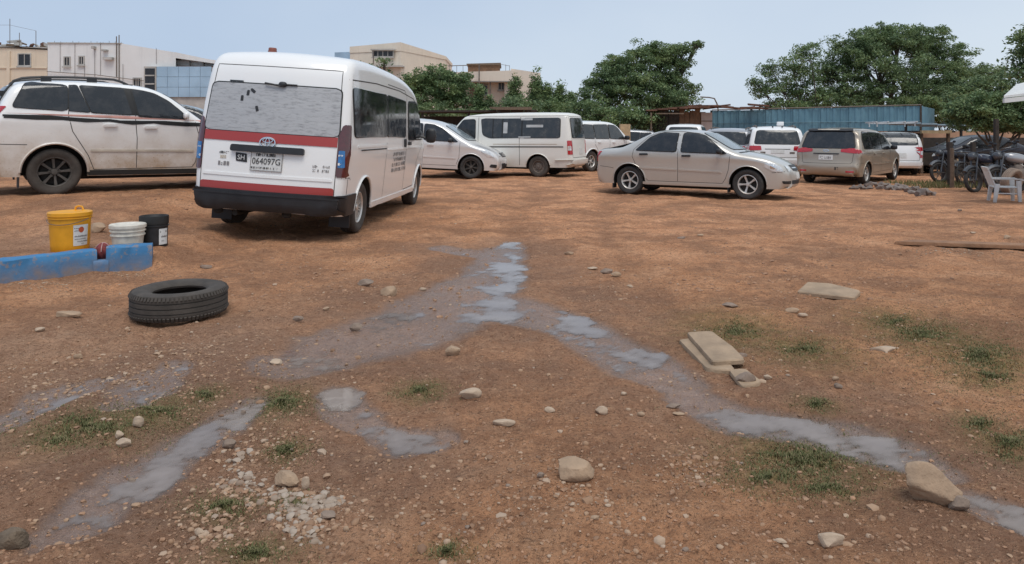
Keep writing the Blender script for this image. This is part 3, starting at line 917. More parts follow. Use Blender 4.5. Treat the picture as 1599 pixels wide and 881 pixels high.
scribble(van, 'B', .57, .77, .855, .03, M['ink_grey'], None, .006, 10)
scribble(van, 'B', .57, .64, .905, .032, M['ink_grey'], None, .006, 11)
scribble(van, 'B', .69, .77, .905, .032, M['ink_grey'], None, .006, 12)
# emblem: three ovals
mb = MB()
def oval(cy, cz, a, b_, r_, off):
    pts = []
    for k in range(29):
        u = 2 * PI * k / 28
        co, n, w_ = van.hit('B', cy + a * math.cos(u), cz + b_ * math.sin(u)); pts.append(co + w_ * off)
    mb.tube(pts, r_, 6)
oval(0, 1.175, .095, .062, .011, .022); oval(0, 1.20, .062, .025, .0075, .022); oval(0, 1.175, .025, .05, .0075, .023)
mb.build('emblem', M['chrome'], van.root, True, 60)
# dark tears in the film, wiper, roof beacon
for i, (y, z, a) in enumerate(((.40, 1.70, .5), (.33, 1.77, .6), (.27, 1.80, -.4), (.19, 1.58, .2))):
    d = np.array((math.cos(a + 1), math.sin(a + 1))); e = np.array((-d[1], d[0])) * .016
    q = [np.array((y, z)) + d * .035 + e, np.array((y, z)) + d * .035 - e, np.array((y, z)) - d * .035 - e * 1.3, np.array((y, z)) - d * .035 + e]
    van.patch('film_tear', 'B', [tuple(p) for p in q], M['ink'], .018, .01, nz=3, nm_=3, parent=rw)
mb = MB()
co = van.hit('B', -.10, 1.90)[0]
mb.ball(co + Vector((-.03, 0, 0)), (.035, .05, .035), 2.5)
p = [van.hit('B', y, z)[0] + Vector((-.045, 0, 0)) for y, z in ((-.12, 1.875), (0, 1.89), (.12, 1.905))]
mb.tube(p, .013, 6)
p = [van.hit('B', y, 1.90)[0] + Vector((-.03, 0, 0)) for y in (-.28, -.15)]
mb.tube(p, .012, 6); 
mb.build('wiper', M['plastic'], van.root, True)
van.patch('hinge', 'B', [(.42, 1.905), (.60, 1.905), (.60, 1.92), (.42, 1.92)], M['plastic'], .015, .004, nz=3, nm_=6)
for sg, v in ((1, 'L'), (-1, 'R')):
    # tail lamps wrap round the corner
    tl = van.patch('tail_lamp', 'B', [(sg * .85, .80), (sg * .962, .80), (sg * .935, 1.45), (sg * .885, 1.45), (sg * .85, 1.32)], M['lamp_dark'], .012, .02, nz=10, nm_=8)
    van.patch('lens', v, [(.10, .80), (.20, .80), (.25, 1.45), (.17, 1.45)], M['lamp_dark'], .012, .02, nz=10, nm_=6, parent=tl)
    van.patch('blue_film', 'B', [(sg * .865, .92), (sg * .935, .92), (sg * .93, 1.13), (sg * .865, 1.13)], M['lamp_blue'], .017, .01, nz=4, nm_=4, parent=tl)
    scribble(van, 'B', *(sorted((-sg * .87, -sg * .925))), .95, .03, M['ink_white'], tl, .019, 20)
    scribble(van, 'B', *(sorted((-sg * .87, -sg * .925))), 1.06, .02, M['ink_white'], tl, .019, 21)
    # side glass
    van.window(v, [(.40, 1.30), (2.10, 1.30), (2.10, 1.93), (.33, 1.93)], r=.07)
    van.window(v, [(2.14, 1.30), (3.42, 1.30), (3.44, 1.90), (2.14, 1.93)], r=.06)
    van.window(v, [(3.66, 1.26), (4.95, 1.26), (4.86, 1.44), (4.42, 1.86), (4.28, 1.90), (3.66, 1.90)], r=.06, rim=.03)
    van.line(v, [(.24, .58), (.24, .79)], .012); van.line(v, [(.12, .79), (.30, .79), (.34, .76)], .010)
    van.line(v, [(2.12, .40), (2.12, 1.22)], .010); van.line(v, [(3.53, .40), (3.53, 1.2), (3.55, 2.0), (3.4, 2.08), (2.2, 2.1)], .012)
    van.line(v, [(4.45, .42), (4.50, .85), (4.98, 1.18)], .011); van.line(v, [(3.6, .40), (4.4, .42)], .01)
    van.line(v, [(.28, 2.02), (1.5, 2.06), (3.0, 2.05), (4.1, 1.98), (4.5, 1.86)], .016, name='roof_seam')
    van.patch('door_rail', v, [(.55, 1.165), (2.1, 1.165), (2.1, 1.195), (.55, 1.195)], M['white'], .012, .005, nz=3, nm_=10)
    van.patch('rail_slot', v, [(.70, 1.12), (2.1, 1.12), (2.1, 1.138), (.70, 1.138)], M['plastic'], .006, .003, nz=3, nm_=10)
    van.patch('side_crease', v, [(2.2, 1.10), (5.1, 1.10), (5.15, 1.12), (2.2, 1.125)], M['white'], .010, .008, nz=3, nm_=14)
    van.patch('door_handle', v, [(3.33, 1.13), (3.42, 1.13), (3.42, 1.27), (3.33, 1.27)], M['plastic'], .03, .04, nz=5, nm_=5)
    van.patch('door_handle', v, [(3.64, 1.16), (3.82, 1.16), (3.82, 1.22), (3.64, 1.22)], M['plastic'], .03, .03, nz=5, nm_=5)
    van.patch('rear_bumper_end', v, [(.05, .31), (.60, .31), (.63, .575), (.02, .575)], M['plastic'], .018, .02, nz=6, nm_=8)
    van.patch('sill', v, [(1.46, .30), (4.46, .30), (4.46, .38), (1.46, .38)], M['white'], .014, .01, nz=3, nm_=14)
    for q, wq in enumerate(((2.55, 3.5), (2.58, 3.5), (2.56, 3.52), (2.56, 3.58))):
        if v == 'R' : scribble(van, v, wq[0], wq[1], 1.0 - .085 * q, .058, M['ink_grey'], None, .004, 30 + q)
rb = van.patch('rear_bumper', 'B', [(-.965, .345), (.965, .345), (.965, .545), (.86, .575), (-.86, .575), (-.965, .545)], M['plastic'], .05, .03, thick=.03, nz=8, nm_=22)
van.patch('bumper_step', 'B', [(-.9, .525), (.9, .525), (.9, .545), (-.9, .545)], M['plastic'], .062, .005, nz=3, nm_=16, parent=rb)
for y in (.62, -.25): MB().ball((.14, y, .29), (.05, .06, .04), 2.5).build('tow_hook', M['dark'], van.root, True)
van.window('F', [(-.80, 1.30), (.80, 1.30), (.70, 2.0), (-.70, 2.0)], M['screen'], .08, name='windscreen')
van.mirror(4.72, 1.32, M['plastic'], .16, (.08, .10, .14))
mb = MB(); mb.lathe([(.001, 0), (.06, 0), (.06, .02), (.053, .025), (.053, .055), (.045, .065), (.001, .067)], 20, M=Matrix.Translation((.78, .33, 2.345)))
mb.build('beacon', simple('rusty_red_beacon', (.20, .06, .04), .5), van.root, True)
for q in (('F', 1), ('F', -1)):
    van.patch('headlamp', 'F', [(q[1] * .55, .85), (q[1] * .86, .85), (q[1] * .86, 1.05), (q[1] * .60, 1.0)], M['lamp_clear'], .012, .03)
vr = ground_pt(561, 363.4)
van.place(vr.x, vr.y, 3.5, 1.03, -.93)

# ================================================================== 2. mud-splashed white people carrier on the bank
prof = [(.16, .305), (.05, .34), (.0, .44), (.0, .62), (.03, .95), (.08, 1.12), (.22, 1.48), (.36, 1.70), (.55, 1.775), (1.15, 1.815), (1.75, 1.815), (2.15, 1.79), (2.42, 1.735), (2.68, 1.60), (2.98, 1.36), (3.22, 1.18), (3.45, 1.08),
        (4.2, .97), (4.68, .80), (4.78, .60), (4.76, .42), (4.72, .33), (4.62, .305)]
pc = Car('people_carrier', 'mud-splashed white people carrier with black roof rails and a black belt stripe', 'car', 4.8, .96, 1.82, prof, 1.28, (.98, 3.80), .365, M['white_muddy'],
         tum=.16, r=.13, zb=.30, cr=.10, arch=.075)
W2 = wk('carrier', .365, .235, .238, 8, .034, M['tyre_dusty'], M['alloy_dark'])
pc.put_wheels(W2); pc.under(); pc.lips(rad=.02); pc.flaps(0, .24, .14, .42)
for sg, v in ((1, 'L'), (-1, 'R')):
    pc.window(v, [(.42, 1.345), (1.13, 1.315), (1.13, 1.71), (.60, 1.735)], r=.07, rim=.012)
    pc.window(v, [(1.15, 1.315), (1.43, 1.305), (1.26, 1.71), (1.15, 1.71)], r=.02, rim=.012)
    pc.window(v, [(1.45, 1.30), (2.02, 1.275), (1.90, 1.70), (1.29, 1.715)], r=.03, rim=.012)
    pc.window(v, [(2.12, 1.26), (2.84, 1.235), (2.78, 1.33), (2.54, 1.52), (2.36, 1.62), (2.18, 1.67), (2.02, 1.69)], r=.04, rim=.02)
    pc.patch('pillar', v, [(1.97, 1.275), (2.16, 1.265), (2.06, 1.70), (1.86, 1.71)], M['seal'], .006, .01, nz=6, nm_=4)
    pc.patch('pink_stripe', v, [(.12, 1.26), (3.3, 1.175), (3.3, 1.215), (.12, 1.315)], M['pink'], .004, .0, nz=3, nm_=20)
    bs = [(x, 1.205 - .028 * x + .012 * math.sin(x * 9) + (.018 if int(x * 3) % 2 else 0)) for x in np.arange(.1, 3.3, .16)]
    pc.line(v, bs, .045, M['seal'], .0055, 'black_stripe')
    pc.line(v, [(x, z + .02 + .012 * math.sin(x * 23)) for x, z in bs[1::2]], .03, M['seal'], .0062, 'black_stripe')
    pc.line(v, [(1.16, 1.70), (1.14, 1.25), (1.20, 1.0), (1.42, .62), (1.50, .40)], .011)
    pc.line(v, [(2.06, 1.70), (2.07, 1.2), (2.10, .9), (2.10, .42)], .011); pc.line(v, [(2.98, 1.18), (3.06, .9), (3.0, .5), (2.95, .42)], .011)
    pc.line(v, [(1.5, .40), (2.95, .42)], .01); pc.line(v, [(0.03, .80), (.62, .79)], .01)
    pc.patch('rub_strip', v, [(1.45, .685), (2.96, .68), (2.96, .715), (1.45, .72)], M['beige_trim'], .014, .008, nz=3, nm_=12)
    pc.patch('tail_lamp', v, [(.04, 1.08), (.14, 1.08), (.36, 1.36), (.22, 1.37)], M['lamp_red'], .012, .02)
    pc.patch('sill', v, [(1.42, .31), (3.36, .31), (3.36, .39), (1.42, .39)], M['dark'], .01, .01, nz=3)
    mb = MB(); pts = []
    for k in range(17):
        x = .35 + 1.65 * k / 16
        co = pc.hit('T', x, sg * .60)[0]
        lift = .065 * min(1, k / 1.2, (16 - k) / 1.6)
        pts.append(co + Vector((0, 0, lift)))
    mb.tube(pts, .022, 6)
    for k in (0, 5, 11, 16):
        mb.box((pts[k].x - .07, pts[k].y - .02, pts[k].z - .07), (pts[k].x + .07, pts[k].y + .02, pts[k].z + .01))
    mb.build('roof_rail', M['plastic'], pc.root, True, 40)
pc.handle(1.62, 1.08, M['white_muddy']); pc.handle(2.2, 1.06, M['white_muddy'])
pc.window('B', [(-.72, 1.22), (.72, 1.22), (.62, 1.66), (-.62, 1.66)], r=.08, name='rear_window')
pc.window('F', [(-.74, 1.2), (.74, 1.2), (.62, 1.64), (-.62, 1.64)], M['screen'], r=.08, name='windscreen')
pc.mirror(2.80, 1.27, M['white_muddy'], .03, (.045, .075, .055))
pc.place(-7.05, 10.95, 53, .98, -.9)

# ================================================================== 3. champagne saloon
prof = [(.15, .24), (.05, .28), (.0, .38), (-.01, .55), (.01, .62), (.05, .86), (.09, .98), (.18, 1.03), (.55, 1.06), (.72, 1.08), (1.28, 1.38), (1.5, 1.44), (1.85, 1.468), (2.3, 1.45), (2.6, 1.39), (3.12, 1.08), (3.28, 1.0), (3.45, .975),
        (3.85, .90), (4.15, .78), (4.28, .68), (4.33, .60), (4.36, .45), (4.345, .32), (4.31, .265), (4.22, .24)]
sal = Car('saloon_car', 'champagne metallic saloon with black door handles parked side-on', 'car', 4.36, .85, 1.46, prof, .98, (.92, 3.48), .315, M['gold'],
          tum=.20, r=.13, zb=.235, cr=.08, cf=.07, arch=.06, plan=[(0, .88), (.12, .94), (.35, .985), (.9, 1), (3.2, 1), (3.75, .97), (4.05, .90), (4.22, .80), (4.31, .70), (4.36, .58)])
W3 = wk('saloon', .315, .195, .205, 5, .036, M['tyre'], M['alloy'])
sal.put_wheels(W3); sal.under(); sal.lips(rad=.012); sal.flaps(0, .2, .13, .3); sal.flaps(1, .2, .13, .3)
for sg, v in ((1, 'L'), (-1, 'R')):
    sal.window(v, [(1.08, .985), (1.98, .965), (2.01, 1.375), (1.62, 1.36), (1.40, 1.27)], r=.05, rim=.02)
    sal.window(v, [(2.11, .96), (3.06, .94), (3.0, .99), (2.58, 1.30), (2.30, 1.37), (2.14, 1.375)], r=.05, rim=.02)
    sal.patch('window_bar', v, [(1.99, .955), (2.095, .95), (2.125, 1.39), (2.025, 1.39)], M['gold'], .010, .0, nz=5, nm_=3)
    sal.line(v, [(2.06, 1.40), (2.03, .9), (2.03, .6), (2.02, .33)], .010)
    sal.line(v, [(1.03, 1.0), (1.0, .85), (1.10, .62), (1.22, .45), (1.35, .33)], .010); sal.line(v, [(1.03, 1.0), (1.35, 1.30), (1.6, 1.40), (2.06, 1.41), (2.5, 1.36), (2.85, 1.16)], .009)
    sal.line(v, [(3.14, .93), (3.10, .6), (3.04, .42), (2.98, .33)], .010); sal.line(v, [(1.35, .32), (2.98, .32)], .009)
    sal.line(v, [(.02, .64), (.42, .60), (.55, .58)], .009); sal.line(v, [(3.95, .57), (4.25, .60)], .009)
    sal.patch('rub_strip', v, [(1.16, .585), (2.0, .565), (2.0, .60), (1.16, .622)], M['gold'], .016, .008, nz=3, nm_=8)
    sal.patch('rub_strip', v, [(2.04, .565), (2.96, .54), (2.94, .575), (2.04, .60)], M['gold'], .016, .008, nz=3, nm_=8)
    sal.patch('tail_lamp', v, [(.04, .72), (.14, .80), (.26, .955), (.10, .965), (.06, .9)], M['lamp_red'], .012, .015)
    sal.patch('tail_lamp', 'B', [(sg * .50, .74), (sg * .80, .72), (sg * .78, .95), (sg * .55, .93)], M['lamp_red'], .012, .03)
    hl = sal.patch('headlamp', 'F', [(sg * .42, .60), (sg * .56, .59), (sg * .60, .61), (sg * .60, .72), (sg * .52, .715), (sg * .45, .68)], M['lamp_clear'], .008, .03)
    sal.patch('headlamp_side', v, [(3.80, .69), (3.95, .605), (4.10, .585), (4.16, .60), (4.13, .68), (3.98, .76), (3.84, .78)], M['lamp_clear'], .010, .03, parent=hl, nz=12, nm_=16)
    sal.patch('headlamp_bulb', v, [(3.92, .655), (4.02, .645), (4.02, .715), (3.92, .725)], M['chrome'], .014, .03, parent=hl)
    sal.patch('fog_lamp', 'F', [(sg * .45, .335), (sg * .68, .345), (sg * .70, .405), (sg * .45, .40)], M['plastic'], .006, .02)
    sal.patch('sill', v, [(1.24, .245), (3.14, .245), (3.14, .30), (1.24, .30)], M['gold'], .012, .01, nz=3)
sal.handle(1.17, .88, M['plastic']); sal.handle(2.12, .86, M['plastic'])
sal.patch('grille', 'F', [(-.30, .60), (.30, .60), (.36, .72), (-.36, .72)], M['plastic'], .006, .03)
sal.line('F', [(-.33, .66), (.33, .66)], .02, M['chrome'], .014, 'grille_bar', sal.root)
sal.patch('lower_grille', 'F', [(-.40, .33), (.40, .33), (.40, .41), (-.40, .41)], M['plastic'], .006, .02)
plate(sal, 'F', (0, .50), .36, .13, '', .014)
sal.window('F', [(-.66, 1.03), (.66, 1.03), (.55, 1.37), (-.55, 1.37)], M['screen'], r=.07, name='windscreen')
sal.window('B', [(-.60, 1.10), (.60, 1.10), (.52, 1.36), (-.52, 1.36)], r=.07, name='rear_window')
sal.mirror(2.92, .97, M['plastic'], .07, (.06, .09, .06))
sal.line('T', [(3.30, -.70), (3.36, -.4), (3.38, 0), (3.36, .4), (3.30, .70)], .05, M['plastic'], .006, 'cowl', sal.root)
sr, sf = ground_pt(988, 302), ground_pt(1165, 315)
sal.place((sr.x + sf.x) / 2, (sr.y + sf.y) / 2, 90 + 30, 2.2, -.83, scale=.98)

# ================================================================== 4. bronze people carrier
prof = [(.20, .275), (.08, .31), (.02, .38), (-.01, .52), (.02, .66), (.07, .70), (.10, .98), (.13, 1.08), (.36, 1.56), (.42, 1.66), (.60, 1.73), (1.3, 1.765), (2.2, 1.75), (2.8, 1.68), (3.1, 1.59), (3.9, 1.14), (4.1, 1.04), (4.6, .92), (4.92, .78), (5.02, .58), (5.0, .40), (4.96, .30), (4.86, .275)]
bro = Car('people_carrier', 'bronze people carrier with tinted glass beside the pile of grey debris', 'car', 5.03, .97, 1.76, prof, 1.06, (1.0, 4.02), .335, M['bronze'], tum=.19, r=.14, zb=.27, cr=.13, arch=.06)
W4 = wk('bronze', .335, .225, .225, 7, .022, M['tyre'], M['alloy'])
bro.put_wheels(W4); bro.under(); bro.lips(rad=.012)
def family_sides(c, wins, belt_lines, mat, hx, hz, lampbox=None):
    for sg, v in ((1, 'L'), (-1, 'R')):
        for w_ in wins: c.window(v, w_, r=.05, rim=.02)
        for l_ in belt_lines: c.line(v, l_, .010)
    for x in hx: c.handle(x, hz, mat)
family_sides(bro, [[(.62, 1.12), (1.28, 1.10), (1.28, 1.60), (.78, 1.62), (.60, 1.40)], [(1.33, 1.10), (2.28, 1.08), (2.22, 1.60), (1.33, 1.62)], [(2.35, 1.08), (3.42, 1.06), (3.3, 1.14), (2.85, 1.50), (2.55, 1.58), (2.30, 1.59)]],
             [[(1.36, 1.06), (1.38, .8), (1.52, .5), (1.55, .36)], [(2.31, 1.60), (2.32, 1.0), (2.33, .38)], [(3.5, 1.06), (3.48, .6), (3.40, .40)], [(1.55, .36), (3.4, .38)], [(.05, .70), (.55, .68)], [(.5, .97), (2.3, .93)]], M['bronze'], (1.48, 2.44), .93)
for sg, v in ((1, 'L'), (-1, 'R')):
    tl = bro.patch('tail_lamp', 'B', [(sg * .42, 1.015), (sg * .66, .99), (sg * .80, .975), (sg * .80, 1.13), (sg * .66, 1.12), (sg * .42, 1.10)], M['lamp_red'], .013, .02, nz=6, nm_=12)
    bro.patch('lens', v, [(.15, .99), (.42, .985), (.26, 1.13), (.17, 1.14)], M['lamp_red'], .012, .015, parent=tl)
    bro.patch('reflector', 'B', [(sg * .58, .40), (sg * .80, .40), (sg * .80, .45), (sg * .58, .45)], M['lamp_red'], .008, .015)
    bro.patch('rub_strip', v, [(1.5, .60), (3.4, .59), (3.4, .62), (1.5, .63)], M['bronze'], .012, .008, nz=3)
    bro.patch('headlamp', 'F', [(sg * .5, .72), (sg * .8, .70), (sg * .8, .86), (sg * .55, .84)], M['lamp_clear'], .01, .03)
    bro.patch('roof_line', v, [(.6, 1.66), (2.6, 1.655), (2.6, 1.67), (.6, 1.675)], M['bronze'], .01, .004, nz=3)
bro.window('B', [(-.78, 1.13), (.78, 1.13), (.66, 1.62), (-.66, 1.62)], r=.07, rim=.03, name='rear_window')
bro.patch('spoiler', 'B', [(-.68, 1.635), (.68, 1.635), (.64, 1.69), (-.64, 1.69)], M['plastic'], .06, .03, nz=4, nm_=14)
bro.patch('brake_light', 'B', [(-.30, 1.655), (.36, 1.655), (.34, 1.675), (-.30, 1.675)], M['beige_trim'], .066, .004, nz=3)
bro.patch('plate_garnish', 'B', [(-.38, .945), (.38, .945), (.38, .975), (-.38, .975)], M['plastic'], .02, .008, nz=3)
pb = plate(bro, 'B', (0, .845), .42, .15, '', .012)
scribble(bro, 'B', -.17, .17, .80, .075, M['ink_grey'], pb, .016, 41)
bro.line('B', [(-.78, 1.1), (-.74, .72), (-.70, .665), (.70, .665), (.74, .72), (.78, 1.1)], .012)
bro.line('B', [(-.09, 1.045), (-.06, 1.07), (0, 1.08), (.06, 1.07), (.09, 1.045), (0, 1.025), (-.09, 1.045)], .014, M['chrome'], .008, 'emblem', bro.root)
scribble(bro, 'B', .28, .42, .47, .09, M['gap'], None, .004, 44)
bro.line('B', [(-.10, 1.145), (.30, 1.15)], .022, M['seal'], .014, 'wiper', bro.root)
bro.window('F', [(-.74, 1.18), (.74, 1.18), (.62, 1.56), (-.62, 1.56)], M['screen'], r=.08, name='windscreen')
bro.mirror(3.18, 1.10, M['plastic'], .08, (.075, .10, .075))
g = ground_pt(1352, 289)
bro.place(g.x, g.y, 43, .75, -.95, scale=.95)

# ================================================================== 5. old flat-roofed minibus
prof = [(.14, .305), (.04, .34), (.0, .42), (-.01, .56), (.01, .62), (.03, 1.0), (.06, 1.35), (.13, 1.86), (.20, 1.95), (.5, 1.985), (1.6, 2.0), (3.0, 1.985), (3.55, 1.94), (3.75, 1.86), (4.32, 1.22), (4.42, 1.08), (4.60, .95), (4.68, .75), (4.69, .5), (4.66, .36), (4.58, .305)]
def old_minibus(label, mat, group=None, detail=True):
    h = Car('minibus', label, 'minibus', 4.69, .85, 2.0, prof, 1.12, (1.12, 3.72), .325, mat, tum=.12, r=.11, zb=.30, cr=.04, cf=.05, arch=.06, low=.03, group=group)
    wkk = wk('steel', .325, .195, .195, 0, 0, M['tyre_dusty'], M['steel'])
    h.put_wheels(wkk); h.under(); h.lips(rad=.014)
    for sg, v in ((1, 'L'), (-1, 'R')):
        h.window(v, [(.42, 1.20), (1.62, 1.20), (1.62, 1.80), (.42, 1.80)], M['glass_clear'], .07)
        h.window(v, [(1.66, 1.20), (2.72, 1.20), (2.95, 1.30), (3.02, 1.78), (2.95, 1.80), (1.66, 1.80)], M['glass_clear'], .07)
        h.window(v, [(3.22, 1.16), (4.16, 1.14), (3.66, 1.76), (3.24, 1.78)], M['glass'], .07)
        h.line(v, [(1.72, .36), (1.72, 1.15), (1.70, 1.84)], .014); h.line(v, [(3.10, .36), (3.12, 1.2), (3.12, 1.86)], .014); h.line(v, [(4.12, 1.1), (4.14, .72)], .012)
        h.line(v, [(.08, 1.885), (3.5, 1.89)], .02, M['white_old'], .016, 'rain_gutter', h.root)
        h.patch('side_stripe', v, [(.30, .915), (3.0, .90), (3.0, .935), (.30, .945)], M['seal'], .008, .004, nz=3)
        h.patch('side_stripe', v, [(.5, 1.0), (2.6, .99), (2.6, 1.015), (.5, 1.02)], M['beige_trim'], .006, .004, nz=3)
        for y0 in (2.28, 2.60):
            h.patch('sliding_bar', v, [(y0, 1.2), (y0 + .03, 1.2), (y0 + .03, 1.8), (y0, 1.8)], M['seal'], .018, 0, nz=4, nm_=2)
        h.patch('tail_lamp', 'B', [(sg * .70, .70), (sg * .775, .70), (sg * .765, 1.12), (sg * .72, 1.12)], M['lamp_red'], .014, .015)
        tl = h.patch('tail_lamp', v, [(.06, .70), (.17, .70), (.19, 1.12), (.09, 1.12)], M['lamp_red'], .012, .01)
        h.patch('lens', v, [(.075, .82), (.165, .82), (.175, .96), (.085, .96)], M['lamp_clear'], .016, .01, parent=tl)
        h.patch('fuel_cap', v, [(3.18, .98), (3.26, .98), (3.26, 1.06), (3.18, 1.06)], M['beige_trim'], .006, .03, nz=4)
    h.window('B', [(-.66, 1.20), (.66, 1.20), (.62, 1.80), (-.62, 1.80)], M['glass_clear'], .07, name='rear_window')
    plate(h, 'B', (-.05, .80), .36, .19, '', .012)
    h.patch('rear_bumper', 'B', [(-.84, .40), (.84, .40), (.84, .54), (-.84, .54)], mat, .07, .03, thick=.03)
    h.line('B', [(-.68, .6), (-.68, 1.85), (.68, 1.85), (.68, .6), (-.68, .6)], .012)
    h.window('F', [(-.72, 1.14), (.72, 1.14), (.64, 1.78), (-.64, 1.78)], M['screen'], .08, name='windscreen')
    h.mirror(3.95, 1.22, M['plastic'], .14, (.06, .08, .11))
    return h
hi = old_minibus('old white flat-roofed minibus with dusty windows, side-on behind the silver car', M['white_old'])
for q, (x0, x1, z0, z1) in enumerate(((2.12, 2.26, 1.34, 1.68), (.95, 1.5, 1.52, 1.60), (1.35, 1.75, 1.205, 1.245), (1.3, 1.68, 1.74, 1.80))):
    for v in ('L', 'R'): hi.patch('window_sticker', v, [(x0, z0), (x1, z0), (x1, z1), (x0, z1)], simple('pale_sticker', (.42, .43, .43), .6), .021, .01, nz=3, nm_=3)
hr = ground_pt(841, 276.5)
hi.place(hr.x, hr.y, -68, 1.12, .8)

# ================================================================== 6. silver people carrier behind the white van
prof = [(.15, .265), (.05, .31), (.0, .40), (.0, .62), (.05, .98), (.25, 1.45), (.45, 1.62), (.8, 1.70), (1.6, 1.73), (2.3, 1.70), (2.75, 1.58), (3.55, 1.10), (3.75, 1.0), (4.2, .88), (4.45, .74), (4.55, .56), (4.54, .38), (4.51, .30), (4.42, .265)]
sil = Car('people_carrier', 'silver people carrier with dark wheels half hidden by the white high-roof minibus', 'car', 4.56, .88, 1.73, prof, 1.06, (.90, 3.62), .335, M['silver'], tum=.18, r=.13, zb=.26, cr=.1, cf=.07, arch=.06)
W6 = wk('silver', .335, .215, .225, 7, .014, M['tyre'], M['alloy_dark'], True)
sil.put_wheels(W6); sil.under(); sil.lips(rad=.012)
family_sides(sil, [[(.55, 1.10), (1.18, 1.09), (1.18, 1.55), (.72, 1.56)], [(1.23, 1.09), (2.14, 1.08), (2.10, 1.56), (1.23, 1.57)], [(2.20, 1.08), (3.22, 1.06), (2.72, 1.42), (2.45, 1.53), (2.18, 1.555)]],
             [[(2.16, 1.5), (2.16, .4)], [(3.28, 1.05), (3.26, .6), (3.18, .4)], [(1.2, .9), (1.35, .4)], [(1.35, .36), (3.18, .36)]], M['silver'], (1.3, 2.3), .92)
for sg, v in ((1, 'L'), (-1, 'R')):
    hl = sil.patch('headlamp', 'F', [(sg * .42, .70), (sg * .58, .67), (sg * .60, .79), (sg * .52, .81), (sg * .44, .78)], M['lamp_clear'], .01, .03)
    sil.patch('headlamp_side', v, [(3.90, .80), (4.12, .66), (4.30, .64), (4.26, .75), (4.05, .87), (3.93, .88)], M['lamp_clear'], .01, .03, parent=hl)
    sil.patch('rub_strip', v, [(1.3, .58), (3.15, .56), (3.15, .595), (1.3, .615)], M['silver'], .014, .008, nz=3)
    sil.patch('fog_lamp', v, [(4.16, .36), (4.36, .34), (4.38, .44), (4.2, .45)], M['plastic'], .008, .03)
    sil.patch('tail_lamp', v, [(.06, .95), (.2, .95), (.3, 1.3), (.2, 1.32)], M['lamp_red'], .012, .02)
sil.patch('grille', 'F', [(-.36, .66), (.36, .66), (.38, .78), (-.38, .78)], M['plastic'], .008, .03)
for z in (.69, .72, .75): sil.line('F', [(-.34, z), (.34, z)], .012, M['chrome'], .014, 'grille_bar', sil.root)
sil.patch('lower_grille', 'F', [(-.45, .32), (.45, .32), (.45, .48), (-.45, .48)], M['plastic'], .006, .03)
plate(sil, 'F', (0, .52), .36, .12, '', .016)
sil.window('F', [(-.70, 1.12), (.70, 1.12), (.58, 1.52), (-.58, 1.52)], M['screen'], r=.08, name='windscreen')
sil.window('B', [(-.64, 1.08), (.64, 1.08), (.56, 1.5), (-.56, 1.5)], r=.08, name='rear_window')
sil.mirror(2.98, 1.08, M['plastic'], .07, (.06, .10, .065))
g = ground_pt(735, 279.5)
sil.place(g.x, g.y, 98, 3.62, -.83)

